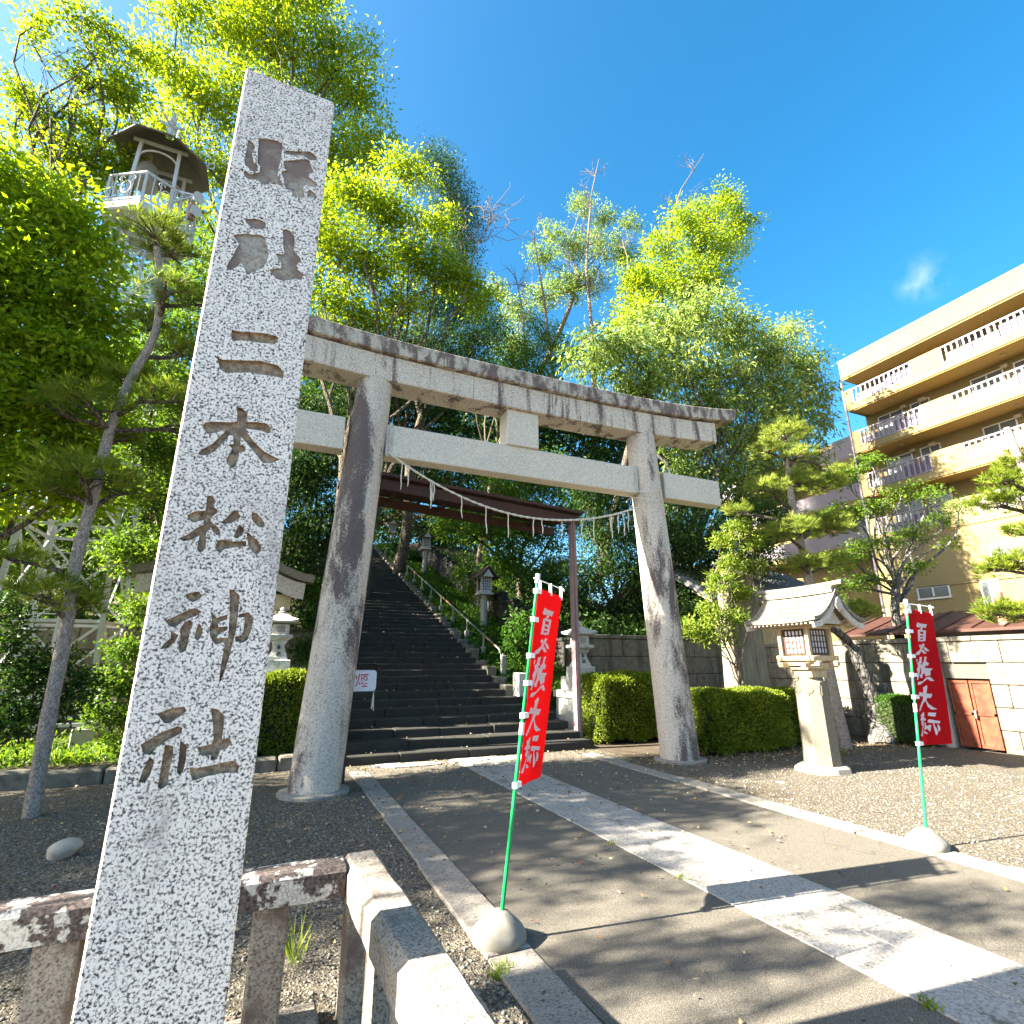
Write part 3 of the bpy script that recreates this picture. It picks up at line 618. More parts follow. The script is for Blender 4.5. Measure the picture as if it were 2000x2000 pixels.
for sg in (-1, 1):       # oak wedges beside the tie beam
    m = MB(org=(TX, TY, 5.2)); x = TX+sg*2.46; m.box(x-.03, x+.03, 8.285, 8.306, 4.98, 5.56, b=.005); m.build('wedge', M['silver_wood'], to)
# rope with straw tassels, strung between the columns
ro = empty('shimenawa_rope', (3.9, 8.3, 4.2), 'thin straw rope with hanging tassels sagging between the torii columns', 'rope')
def rope_pt(u):
    x = 1.46+u*(6.33-1.46); s_ = (x-4.1)/2.35; return np.array((x, 8.22+.05*s_*s_, 4.18+.66*s_*s_*(1 if x < 4.1 else .80)))
m = MB(org=(3.9, 8.3, 4.2))
for ph in (0, math.pi):
    m.tube([rope_pt(i/110)+np.array((0, .009*math.cos(i*1.1+ph), .009*math.sin(i*1.1+ph))) for i in range(111)], .013, 6)
m.build('cord', M['rope'], ro)
m = MB(org=(6.6, 8.45, 4.9))
for k, dz in enumerate((0, .18)): m.tube([(6.68+.36*math.cos(a), 8.45+.36*math.sin(a), 4.84+dz+.05*math.cos(a*2+k)) for a in np.linspace(math.pi*.85, math.pi*1.9, 14)], .010, 5)
m.build('knot', M['rope'], ro)
for k, u in enumerate((.045, .068, .145, .152, .158, .255, .345, .43, .53, .565, .65, .735, .79, .865, .872, .905, .93, .955)):
    p = rope_pt(u); ln = float(rng.uniform(.28, .5)); m = MB(org=tuple(p)); dx = float(rng.uniform(-.02, .02))
    w = [p+np.array((dx*f+.006*math.sin(f*9+k), -.012+.008*math.sin(f*7+k*2), -ln*f)) for f in np.linspace(0, 1, 7)]
    m.tube(w, [.008, .009, .010, .010, .011, .010, .006], 5); m.build('tassel', M['rope'], ro)
# ================================================================== no smoking board on the left column
sg_ = empty('notice_board', (1.38, 8.86, 1.28), 'chipped white board with a red painted character on the left torii column', 'sign')
def rrect(x0, x1, z0, z1, r):
    P = []
    for cx, cz, a0 in ((x1-r, z1-r, 0), (x0+r, z1-r, 90), (x0+r, z0+r, 180), (x1-r, z0+r, 270)):
        for k in range(4): a = math.radians(a0+30*k); P.append((cx+r*math.cos(a), cz+r*math.sin(a)))
    return P
m = MB(); m.prism(rrect(.70, 1.60, 1.29, 1.60, .05), lambda u, v, d: (u, d, v), 8.86, 8.885); m.build('board', M['enamel'], sg_)
m = MB()
for p in ([(262,320),(285,318),(300,390),(278,395)],[(340,285),(362,290),(345,400),(312,480),(282,560),(262,545),(300,470),(325,390)],[(335,470),(352,460),(372,510),(355,520)],[(372,300),(545,285),(550,310),(380,325)],[(385,345),(402,345),(405,440),(390,440)],[(440,335),(456,335),(456,425),(440,425)],[(505,340),(522,340),(522,425),(505,425)],[(457,335),(504,340),(504,356),(457,352)],[(457,410),(504,410),(504,425),(457,425)],[(475,310),(490,310),(490,334),(475,334)],[(390,470),(430,470),(430,500),(390,500)],[(460,480),(522,485),(515,502),(460,500)],[(400,540),(522,540),(515,562),(400,562)],[(440,503),(455,503),(455,539),(440,539)],[(405,375),(438,372),(438,388),(405,390)]):
    q = [tuple(aty(670+u/10.92, 1290+v/10.92, 8.857)[[0, 2]]) for u, v in p]; m.prism(q, lambda u, v, d: (u, d, v), 8.855, 8.8595)
m.build('red_character', M['red_paint'], sg_)
m = MB(); m.box(.78, .83, 8.89, 8.95, 0, 1.5); m.box(1.19, 1.24, 8.89, 8.95, 0, 1.5); m.build('stake', M['dark_wood'], sg_)
m = MB(); m.tube([(1.57, 8.85, 1.29), (1.565, 8.85, 1.15), (1.55, 8.85, 1.03)], [.006, .016, .010], 6); m.tube([(1.57, 8.85, 1.29), (1.575, 8.855, 1.12), (1.585, 8.85, 1.0)], [.005, .011, .007], 6); m.build('tie_cord', M['rope'], sg_)
# ================================================================== red banners on weighted poles
def zmq(x0, y0, sc, polys): return [[(x0+u/sc, y0+v/sc) for u, v in p] for p in polys]
BAN = [zmq(1750, 1160, 6.825, [
 [(255,340),(268,297),(305,312),(388,322),(370,365),(330,348),(300,356),(268,354)],[(318,351),(341,352),(331,378),(300,378),(292,384)],[(272,386),(301,379),(300,515),(272,520)],[(344,388),(376,392),(368,520),(342,516)],[(301,379),(343,388),(342,410),(301,402)],[(301,430),(342,434),(342,452),(301,448)],[(301,466),(342,470),(342,488),(301,484)],[(301,500),(341,502),(341,522),(301,520)],
 [(332,545),(362,558),(322,620),(282,680),(246,686),(240,660),(288,625)],[(278,570),(300,556),(314,575),(296,598)],[(326,622),(350,632),(388,672),(345,672),(312,640)],[(350,585),(385,605),(422,640),(388,645),(345,612)]]),
 zmq(1750, 1160, 6.825, [
 [(285,715),(318,712),(310,760),(320,780),(300,800),(318,820),(300,850),(290,905),(268,1015),(252,1010),(262,900),(250,870),(270,830),(255,785),(280,770)],[(248,735),(262,740),(255,775),(245,770)],
 [(355,715),(390,712),(378,770),(420,800),(405,830),(375,825),(360,860),(460,870),(435,905),(440,960),(405,966),(385,975),(365,960),(360,930),(330,935),(325,990),(300,985),(286,960),(310,920),(306,850),(325,800),(350,770)],
 [(265,1040),(330,1035),(380,988),(430,978),(450,1000),(482,1040),(440,1040),(400,1008),(350,1040),(300,1080),(262,1078)]]),
 zmq(1760, 1310, 6.827, [[(265,105),(310,72),(330,85),(318,190),(395,205),(375,262),(330,255),(318,290),(350,350),(400,400),(452,440),(385,440),(340,395),(310,300),(280,330),(250,400),(225,450),(208,430),(230,370),(270,280),(275,230),(205,215),(220,155),(270,180),(275,130)]]),
 zmq(1760, 1310, 6.827, [
 [(345,490),(355,480),(440,495),(430,555),(385,545),(345,530)],[(345,610),(360,590),(490,635),(480,675),(455,665),(420,655),(425,700),(450,760),(465,810),(455,870),(440,850),(425,780),(405,660),(345,640)],[(452,682),(475,700),(490,750),(485,800),(470,800),(460,740)],
 [(235,500),(265,495),(270,475),(298,480),(295,560),(325,580),(315,610),(282,603),(295,690),(270,760),(275,800),(270,860),(245,862),(235,840),(255,770),(275,690),(245,660),(252,598),(225,590),(230,560),(245,550)],
 [(302,622),(320,640),(330,690),(350,700),(365,680),(388,690),(385,800),(365,780),(345,740),(325,760),(300,745),(310,690)],[(282,765),(310,778),(340,810),(362,825),(345,835),(300,818)]])]
# unwarp the traced print (on the right-hand banner) to cloth coordinates u 0..1 across, v 0..1 down
QA = np.array([(1775.4, 1182.9), (1817.3, 1187.8), (1854.5, 1462.5), (1795.8, 1459.8)])
def homog(src, dst):
    A = []
    for (x, y), (u, v) in zip(src, dst): A += [[x, y, 1, 0, 0, 0, -u*x, -u*y], [0, 0, 0, x, y, 1, -v*x, -v*y]]
    h = np.linalg.solve(np.array(A), np.array(dst).ravel()); return np.append(h, 1).reshape(3, 3)
HB = homog(QA, np.array([(0, 0), (1, 0), (1, 1), (0, 1)], float))
def unw(p): q = HB @ np.array((p[0], p[1], 1)); return q[0]/q[2], q[1]/q[2]
def densify(P, step):
    out = []
    for i in range(len(P)):
        a, b_ = np.array(P[i]), np.array(P[(i+1) % len(P)]); k = max(1, int(np.linalg.norm(b_-a)/step))
        out += [tuple(a+(b_-a)*j/k) for j in range(k)]
    return out
def make_flag(base, lean, ang, cw, label, seed, ztop, zbot, bw):
    """base on the ground, pole leaning by lean (dx,dy per metre), cloth swinging from the pole at angle ang"""
    rs = np.random.default_rng(seed); bx, by = base
    e = empty('banner_flag', (bx, by, 0), label, 'banner', 'red banners beside the approach')
    # cast weight: octagonal pyramid with a notched skirt
    m = MB(org=(bx, by, 0)); NK = 32; ri = []
    for r_, z_, fl in ((.168, .012, .0), (.178, .03, .02), (.176, .065, .03), (.160, .088, .045), (.115, .128, .05), (.062, .172, .03), (.035, .180, 0)):
        ri.append([(bx+r_*(1-fl*(1-abs(math.cos(4*a_)))*1.0)*math.cos(a_+seed), by+r_*(1-fl*(1-abs(math.cos(4*a_))))*math.sin(a_+seed), z_) for a_ in np.linspace(0, 2*math.pi, NK+1)[:-1]])
    m.loft(ri); m.build('weight', M['weight'], e, True)
    m = MB(org=(bx, by, 0))
    for k in range(8):
        a = .3+seed*.2+2*math.pi*(k+.5)/8
        m.obox((bx+.125*math.cos(a), by+.125*math.sin(a), .008), (.03, .03, .0075), [[math.cos(a), -math.sin(a), 0], [math.sin(a), math.cos(a), 0], [0, 0, 1]])
    m.build('foot', M['weight'], e)
    P = lambda z: np.array((bx+lean[0]*z, by+lean[1]*z, z)); H_ = ztop+.06
    m = MB(org=(bx, by, 0)); m.tube([P(.14), P(1.25)], .0135, 12); m.tube([P(1.25), P(H_)], .0115, 12); m.build('pole', M['green_pole'], e, True)
    m = MB(org=(bx, by, 0)); m.tube([P(1.22), P(1.30)], .017, 12); m.build('joint_sleeve', M['white_plastic'], e, True)
    m = MB(org=(bx, by, 0)); m.tube([P(H_-.02), P(H_+.05)], .018, 12); m.build('cap', M['white_plastic'], e, True)
    d = np.array((math.cos(ang), math.sin(ang), 0)); nrm = np.array((-d[1], d[0], 0))
    m = MB(org=(bx, by, 0)); m.tube([P(H_+.01)-d*.06, P(H_)+d*(cw*.5), P(H_-.012)+d*(cw+.06)], .0055, 6); m.tube([P(H_-.012)+d*(cw+.05), P(H_-.02)+d*(cw+.075)], .010, 6); m.build('crossbar', M['white_plastic'], e)
    def cloth(u, v, off=0.):
        z = ztop-(ztop-zbot)*v; q = P(z)+d*(.035+cw*u*(1-.03*v)); amp = .006*min(1, v*3)
        w = amp*math.sin(u*6.5+v*4.2+seed)+.004*v*math.sin(u*11-v*6+seed*2); t_ = bw*v*u*u
        return q+nrm*(w+t_+off)+np.array((0, 0, -.02*u*u*(1-v)))
    m = MB(org=(bx, by, 0)); NU, NV = 16, 40
    for s_ in (-1, 1):
        n0 = len(m.v); m.v += [tuple(cloth(i/NU, j/NV, s_*.0012)) for j in range(NV+1) for i in range(NU+1)]
        m.f += [(n0+j*(NU+1)+i, n0+j*(NU+1)+i+1, n0+(j+1)*(NU+1)+i+1, n0+(j+1)*(NU+1)+i) for j in range(NV) for i in range(NU)]
    o = m.build('cloth', M['red_cloth'], e, True)
    for ch in BAN:        # the print reads through from the back; brush strokes laid on both faces of the cloth
        m = MB(org=(bx, by, 0))
        for k, p in enumerate(ch):
            q = densify([unw(x) for x in p], .05); n_ = len(q)
            for s_ in (-1, 1):
                vs = [cloth(u, v, s_*.0062) for u, v in q]; m.add(vs, [tuple(range(n_))])
        bm = bmesh.new(); me = m.mesh('c', recalc=False); bm.from_mesh(me); bmesh.ops.triangulate(bm, faces=bm.faces[:]); bm.to_mesh(me); bm.free(); me.name = 'printed_character'
        o = link('printed_character', me, M['white_print'], e)
    for v in (.015, .17, .36, .50, .66, .985):
        q = P(ztop-(ztop-zbot)*v); m = MB(org=(bx, by, 0)); m.bar(q-d*.018, q+d*.058, .034, .036, up=(0, 0, 1)); m.build('pole_loop', M['white_plastic'], e)
    for u in (.06, .5, .97):
        a = cloth(u, .004); m = MB(org=(bx, by, 0)); m.bar(a+np.array((0, 0, -.02)), np.array((a[0], a[1], H_+.008)), .012, .022, up=tuple(nrm)); m.build('top_loop', M['white_plastic'], e)
    return e
FL = gnd(974, 1842); FR = gnd(1812, 1658)
tpL = aty(1045, 1131, FL[1]); tpR = aty(1769, 1172, FR[1])
make_flag((FL[0], FL[1]), ((tpL[0]-FL[0])/tpL[2], -.02), math.radians(38), .45, 'red banner on a green pole at the left kerb, nearest the camera', 1, 2.25, .88, .03)
make_flag((FR[0], FR[1]), ((tpR[0]-FR[0])/tpR[2], 0), math.radians(2), .45, 'red banner on a green pole at the right kerb, beside the gravel', 2, 2.27, .90, -.07)

# ================================================================== wooden lantern on an octagonal stone column
def wood_lantern(loc, label):
    x, y = loc; e = empty('wooden_lantern', (x, y, 0), label, 'lantern'); O = (x, y, 0)
    m = MB(org=O); an = np.linspace(0, 2*math.pi, 11)[:-1]; rr = [.48, .44, .50, .43, .47, .42, .50, .44, .46, .45]
    m.loft([[(x+rr[i]*math.cos(a), y+rr[i]*.9*math.sin(a), 0) for i, a in enumerate(an)], [(x+rr[i]*.95*math.cos(a), y+rr[i]*.86*math.sin(a), .07) for i, a in enumerate(an)], [(x+rr[i]*.85*math.cos(a), y+rr[i]*.76*math.sin(a), .10) for i, a in enumerate(an)]]); m.build('plinth', M['kerb'], e)
    m = MB(org=O); m.lathe([(.285, .085), (.262, 1.36), (.262, 1.40), (.20, 1.43), (.20, 1.475)], 8, O, ph=math.pi/8); m.build('column', M['lantern_stone'], e)
    m = MB(org=O)
    for k in range(8):         # carved pointed panel heads on each face
        a = 2*math.pi*k/8; c_, s_ = math.cos(a), math.sin(a); r0 = .2425
        fr = lambda u, v, d: (x+(r0+d)*c_-u*s_, y+(r0+d)*s_+u*c_, v)
        m.prism([(-.088, 1.18), (-.075, 1.225), (-.045, 1.225), (-.02, 1.25), (0, 1.285), (.02, 1.25), (.045, 1.225), (.075, 1.225), (.088, 1.18), (.088, 1.345), (-.088, 1.345)], fr, -.012, .011)
    m.build('panel_head', M['lantern_stone'], e)
    m = MB(org=O); m.box(x-.19, x+.19, y-.19, y+.19, 1.475, 1.60, b=.01); m.box(x-.25, x+.25, y-.25, y+.25, 1.602, 1.63, b=.006); m.build('neck', M['cedar'], e)
    for s_ in (-1, 1):
        m = MB(org=O); m.box(x-.41, x+.41, y+s_*.22-.045, y+s_*.22+.045, 1.635, 1.715, b=.008); m.build('bracket_beam', M['cedar'], e)
        m = MB(org=O); m.box(x+s_*.22-.045, x+s_*.22+.045, y-.41, y+.41, 1.665, 1.742, b=.008); m.build('bracket_beam', M['cedar'], e)
    for s_ in (-1, 1):
        m = MB(org=O); m.box(x-.37, x+.37, y+s_*.28-.04, y+s_*.28+.04, 1.745, 1.83, b=.008); m.build('sill', M['cedar'], e)
        m = MB(org=O); m.box(x+s_*.285-.04, x+s_*.285+.04, y-.36, y+.36, 1.748, 1.822, b=.008); m.build('sill', M['cedar'], e)
    for sx in (-1, 1):
        for sy in (-1, 1):
            m = MB(org=O); m.box(x+sx*.27-.032, x+sx*.27+.032, y+sy*.27-.032, y+sy*.27+.032, 1.832, 2.32, b=.005); m.build('corner_post', M['cedar'], e)
    for k in range(4):
        a = k*math.pi/2; c_, s_ = math.cos(a), math.sin(a); Rm = np.array([[c_, -s_, 0], [s_, c_, 0], [0, 0, 1]])
        T = lambda p: Rm @ np.array(p)+np.array((x, y, 0))
        w = MB(org=O); w.obox(T((.255, 0, 2.06)), (.004, .19, .21), Rm); pn = w.build('paper_window', M['paper'], e)
        w = MB(org=O)
        for u in (-.185, -.11, -.037, .037, .11, .185): w.obox(T((.268, u, 2.06)), (.007, .010 if abs(u) < .18 else .016, .215), Rm)
        for v in (1.858, 1.96, 2.06, 2.16, 2.262): w.obox(T((.2655, 0, v)), (.006, .20, .010 if 1.9 < v < 2.2 else .018), Rm)
        w.build('lattice', M['dark_wood'], pn)
        w = MB(org=O); w.obox(T((.27, 0, 2.30)), (.03, .238, .024), Rm, .004); w.build('head_rail', M['cedar'], e)
    # gabled roof, ridge along the approach, concave slopes
    W, Lr = .62, .72
    def prof(n=9): return [(W*f, 2.345+.50*((1-f)**1.75)+.035*f*f) for f in np.linspace(0, 1, n)]
    for sx in (-1, 1):
        m = MB(org=O); rings = []
        for yy_ in np.linspace(-Lr, Lr, 9):
            up = .028*abs(yy_/Lr)**3
            top = [(x+sx*u, y+yy_, v+up+.035) for u, v in prof()]; bot = [(x+sx*max(u-.012, 0), y+yy_, v+up-.022) for u, v in prof()][::-1]
            rings.append(top+bot)
        m.loft(rings); r_ = m.build('roof_slope', M['shingle'], e, True)
        m = MB(org=O)
        for k in range(1, 6):
            u, v = prof(7)[k]; m.bar((x+sx*u, y-Lr+.01, v+.033+.02), (x+sx*u, y+Lr-.01, v+.033+.02), .02, .008)
        m.build('shingle_course', M['shingle'], r_)
    m = MB(org=O)
    rp = [(-.07, 2.845), (.07, 2.845), (.085, 2.92), (.05, 2.945), (-.05, 2.945), (-.085, 2.92)]
    m.loft([[(x+u, y+yy_, v+.03*abs(yy_)**2) for u, v in rp] for yy_ in np.linspace(-.70, .70, 9)]); m.build('ridge', M['shingle'], e)
    m = MB(org=O); m.loft([[(x+.05*math.cos(a), y+yy_, 2.985+.035*yy_*yy_+.045*math.sin(a)) for a in np.linspace(0, 2*math.pi, 9)[:-1]] for yy_ in np.linspace(-.86, .86, 9)]); m.build('ridge_pole', M['shingle'], e, True)
    for sy in (-1, 1):
        for sx in (-1, 1):      # curved barge boards
            m = MB(org=O); p = prof(); yb = y+sy*(Lr-.045); P2 = [(sx*(u+.004), v-.026) for u, v in p]+[(sx*(u-.02 if u > .05 else u), v-.115-.03*(1-i/8)) for i, (u, v) in list(enumerate(p))[::-1]]
            m.prism(P2, lambda u, v, d: (x+u, yb+d, v), -.022, .022); m.build('barge_board', M['silver_wood'], e)
        m = MB(org=O); yb = y+sy*.54; m.prism([(-.24, 2.345), (.24, 2.345), (.19, 2.42), (.05, 2.60), (0, 2.66), (-.05, 2.60), (-.19, 2.42)], lambda u, v, d: (x+u, yb+d, v), -.02, .02); m.build('gable_board', M['silver_wood'], e)
        m = MB(org=O); yb = y+sy*(Lr-.0); m.prism([(-.09, 2.63), (-.05, 2.57), (-.02, 2.585), (0, 2.53), (.02, 2.585), (.05, 2.57), (.09, 2.63), (.05, 2.73), (0, 2.77), (-.05, 2.73)], lambda u, v, d: (x+u, yb+d, v), -.02, .012); m.build('gable_pendant', M['silver_wood'], e)
    for sx in (-1, 1):
        m = MB(org=O); m.box(x+sx*.40-.03, x+sx*.40+.03, y-.60, y+.60, 2.322, 2.372, b=.005); m.build('purlin', M['cedar'], e)
        for k in range(15):
            yy_ = y-.60+1.2*k/14; m = MB(org=O); m.bar((x+sx*.25, yy_, 2.405), (x+sx*.57, yy_, 2.347), .026, .026); m.build('rafter', M['cedar'], e)
            m = MB(org=O); m.bar((x+sx*.571, yy_, 2.347), (x+sx*.575, yy_, 2.3462), .03, .03); m.build('rafter_tip', M['white_plastic'], e)
    m = MB(org=O); m.box(x-.33, x+.33, y-.33, y+.33, 2.325, 2.341); m.build('ceiling_board', M['cedar'], e)
    return e
wood_lantern((8.60, 6.75), 'wooden lantern with a bleached gabled roof on an octagonal stone column, right of the torii')

# ================================================================== carved stone lanterns (toro) either side of the stairs
GLY = {'ho': [[(-.03,.10),(.03,.10)],[(-.04,.075),(.04,.075)],[(0,.13),(0,.05)],[(-.055,.05),(.055,.05)],[(0,.05),(-.06,.0)],[(0,.05),(.06,0)],[(-.025,.02),(.025,.02)],[(-.03,-.005),(.03,-.005)],[(0,.03),(0,-.04)]],
       'no': [[(-.05,.12),(-.02,.08)],[(-.02,.12),(-.06,.06)],[(-.04,.06),(-.04,-.04)],[(-.07,.02),(-.055,-.02)],[(-.02,.02),(-.01,-.01)],[(.0,.07),(.0,-.05)],[(.0,.07),(.07,.07)],[(.07,.07),(.07,-.05)],[(.035,.12),(.035,.05)],[(.035,.05),(.012,.0)],[(.035,.05),(.06,0)]]}
def toro(x, y, zb, sc, label, tiers):
    e = empty('stone_lantern', (x, y, 0), label, 'stone lantern'); O = (x, y, 0); Q = lambda p: [(r*sc, zb+z*sc) for r, z in p]; s2 = math.sqrt(2); q4 = math.pi/4
    for k, (w, z0, z1) in enumerate(tiers):
        m = MB(org=O); wt = w-.06 if k == 0 else w-.01
        m.loft([[(x+a*w/2, y+b_*w/2, z0) for a, b_ in ((-1, -1), (1, -1), (1, 1), (-1, 1))], [(x+a*wt/2, y+b_*wt/2, z1-.003) for a, b_ in ((-1, -1), (1, -1), (1, 1), (-1, 1))]]); m.build('pedestal', M['toro'], e)
    def sq(name, prof): m = MB(org=O); m.lathe([(r*s2, z) for r, z in Q(prof)], 4, O, ph=q4); return m.build(name, M['toro'], e)
    sq('base', [(.24, 0), (.24, .20), (.225, .215), (.19, .215)])
    sq('shaft', [(.185, .216), (.175, .26), (.135, .36), (.105, .46), (.105, .50), (.14, .55), (.15, .58), (.13, .58)])
    sq('platform', [(.14, .581), (.225, .63), (.235, .64), (.235, .69), (.225, .70), (.16, .70)])
    fb = sq('fire_box', [(.155, .702), (.155, .90), (.14, .91)])
    for k in range(4):
        a = k*math.pi/2; c_, s_ = math.cos(a), math.sin(a); Rm = np.array([[c_, -s_, 0], [s_, c_, 0], [0, 0, 1]]); T = lambda p: Rm @ (np.array(p)*sc)+np.array((x, y, zb))
        m = MB(org=O); m.obox(T((.155, 0, .805)), (.004*sc, .075*sc, .055*sc), Rm); m.build('dark_opening', M['dark_void'], fb)
        m = MB(org=O)
        for i in range(-3, 4):
            for sg in (-1, 1):
                o = i*.036; a0 = max(-.075, o-.055); a1 = min(.075, o+.055)
                if a1-a0 < .02: continue
                z0 = .805+sg*(a0-o); z1 = .805+sg*(a1-o); m.bar(T((.161+.001*sg, a0, z0)), T((.161+.001*sg, a1, z1)), .010*sc, .010*sc, up=tuple(Rm @ np.array((1., 0, 0))))
        m.build('fire_box_lattice', M['toro'], fb)
    m = MB(org=O); rings = []
    for u, z, up in ((.30, .925, .035), (.315, .955, .05), (.20, 1.02, .02), (.11, 1.09, .005), (.07, 1.12, 0), (.05, 1.12, 0)):
        ring = []
        for k in range(16):
            side = k//4; f = (k % 4)/4; cs = [(-1, -1), (1, -1), (1, 1), (-1, 1)]; a, b_ = np.array(cs[side]), np.array(cs[(side+1) % 4]); p = a+(b_-a)*f; edge = abs(f-.5)*2 if k % 4 else 1.
            ring.append((x+p[0]*u*sc, y+p[1]*u*sc, zb+(z+up*edge**2)*sc))
        rings.append(ring)
    m.loft(rings); m.build('roof', M['toro'], e)
    m = MB(org=O); m.lathe(Q([(.03, 1.11), (.075, 1.14), (.075, 1.155), (.04, 1.17), (.055, 1.20), (.04, 1.235), (.01, 1.255)]), 12, O); m.build('finial', M['toro'], e, True)
    m = MB(org=O)
    for gi, zz in (('ho', .43), ('no', .31)):
        for k, (a, b_) in enumerate(GLY[gi]):
            f = .62*sc; yl = lambda v: y-sc*(.105+.07*max(0, (.46-(zz+v*.62))/.2)*.9)-.006
            m.bar((x+a[0]*f, yl(a[1]), zb+zz*sc+a[1]*f), (x+b_[0]*f, yl(b_[1]), zb+zz*sc+b_[1]*f), .007*sc, .010*sc, up=(0, 1, 0))
    m.build('carved_lettering', M['ink'], e)
    return e
toro(7.02, 11.75, 1.40, 1.06, 'carved stone lantern on a stepped pedestal behind the purple post', ((.95, 0, .93), (1.0, .93, 1.09), (.72, 1.09, 1.40)))
toro(.19, 11.9, 1.56, .99, 'carved stone lantern seen between the inscribed pillar and left torii column', ((.9, 0, 1.0), (.7, 1.0, 1.56)))
# ================================================================== roofed wooden shelter behind the left lantern
sh = empty('wooden_shelter', (-.75, 13.2, 0), 'roofed wooden shelter with thick curved eaves behind the left stone lantern', 'shelter')
EV = aty(617, 1127, 12.4); ex, ez = EV[0], EV[2]; cx0 = ex-1.75
m = MB(); rings = []
for yy_ in (12.4, 13.2, 14.2):
    top = []; bot = []
    for f in np.linspace(-1, 1, 17):
        u = abs(f); z = ez-.02+.95*(1-u)**1.5+.05*u*u; top.append((cx0+f*1.75, yy_, z)); bot.append((cx0+f*1.72, yy_, z-.16))
    rings.append(top+bot[::-1])
m.loft(rings); m.build('roof', M['shingle'], sh)
m = MB(); P2 = []; P3 = []
for f in np.linspace(-1, 1, 17):
    u = abs(f); z = ez-.18+.95*(1-u)**1.5+.05*u*u; P2.append((cx0+f*1.56, z-.01)); P3.append((cx0+f*1.54, z-.36))
m.prism(P2+P3[::-1], lambda u, v, d: (u, d, v), 12.5, 12.56); m.build('barge_board', M['silver_wood'], sh)
m = MB(); m.box(cx0-1.3, cx0+1.3, 12.62, 12.78, ez-.72, ez-.38, b=.02); m.box(cx0-1.25, cx0-1.1, 12.8, 14.0, ez-.6, ez-.4); m.box(cx0+1.1, cx0+1.25, 12.8, 14.0, ez-.6, ez-.4); m.build('beam', M['cedar'], sh)
for sx in (-1.12, 1.12):
    for yy_ in (12.7, 13.95):
        m = MB(); m.box(cx0+sx-.08, cx0+sx+.08, yy_-.08, yy_+.08, .1, ez-.735, b=.015); m.build('post', M['cedar'], sh)
# ================================================================== steel canopy frame behind the torii
cn = empty('steel_canopy', (4, 10.9, 0), 'brown steel canopy beam on a faded purple post across the foot of the stairs', 'canopy')
m = MB(); m.box(6.33, 6.47, 10.83, 10.97, 0.05, 5.05, b=.01); po = m.build('post', M['purple_steel'], cn)
m = MB(); m.box(6.335, 6.35, 10.805, 10.826, .08, 5.0); m.box(6.385, 6.42, 10.805, 10.826, .08, 5.0); m.build('post_rib', M['purple_steel'], po)
m = MB(); m.box(1.32, 1.48, 10.82, 10.98, 0.05, 5.15); m.build('post', M['purple_steel'], cn)
m = MB(); m.loft([[(1.05, 10.70, 5.60), (1.05, 12.3, 5.62), (1.05, 12.3, 5.56), (1.05, 10.70, 5.53)], [(3.6, 10.70, 5.44), (3.6, 12.3, 5.5), (3.6, 12.3, 5.44), (3.6, 10.70, 5.37)], [(6.62, 10.70, 5.24), (6.62, 12.3, 5.3), (6.62, 12.3, 5.24), (6.62, 10.70, 5.18)]]); m.build('roof_sheet', M['brown_steel'], cn)
m = MB(); m.bar((1.2, 10.86, 5.36), (6.55, 10.86, 5.03), .1, .22); m.bar((1.2, 12.1, 5.36), (6.55, 12.1, 5.03), .1, .2); m.build('beam', M['brown_steel'], cn)
for xx in (2.2, 3.4, 4.6, 5.8):
    zz = 5.38-(xx-1.2)*.0617; m = MB(); m.bar((xx, 10.92, zz), (xx, 12.05, zz+.02), .06, .08); m.build('cross_beam', M['brown_steel'], cn)
m = MB(); m.box(6.18, 6.62, 10.68, 11.1, -.02, .07, b=.02); m.build('footing', M['concrete'], cn)
# ================================================================== handrail and lantern posts beside the stairs
hr = empty('handrail', (5.95, 14.3, 1.2), 'thin grey pipe handrail climbing the right side of the stairs', 'handrail')
def hz(y): return 2.09+(y-14.35)*.3595
m = MB(org=(5.95, 14.3, 1.2)); m.tube([(5.95, 14.05, 1.05), (5.95, 14.05, 1.75), (5.95, 14.35, 2.09)]+[(5.95, y, hz(y)) for y in np.arange(15.6, 35, 1.2)], .024, 8); m.build('rail_pipe', M['pipe'], hr, True)
for k, (ya, yb) in enumerate(((14.6, 15.5), (19.0, 20.2), (24, 25))):
    m = MB(org=(5.95, ya, hz(ya))); m.tube([(5.95, ya, hz(ya)), (5.95, yb, hz(yb))], .029, 8); m.build('rusted_sleeve', M['rust_pipe'], hr, True)
for k, y in enumerate(np.arange(14.05, 34, 1.55)):
    z = ground_h(5.95, y); m = MB(org=(5.95, y, z)); m.box(5.88, 6.02, y-.06, y+.06, z-.1, hz(y)-.35 if k else z+.65, b=.012); m.box(5.93, 5.97, y-.02, y+.02, hz(y)-.36 if k else z+.6, hz(y)-.015); m.build('rail_post', M['concrete'], hr)
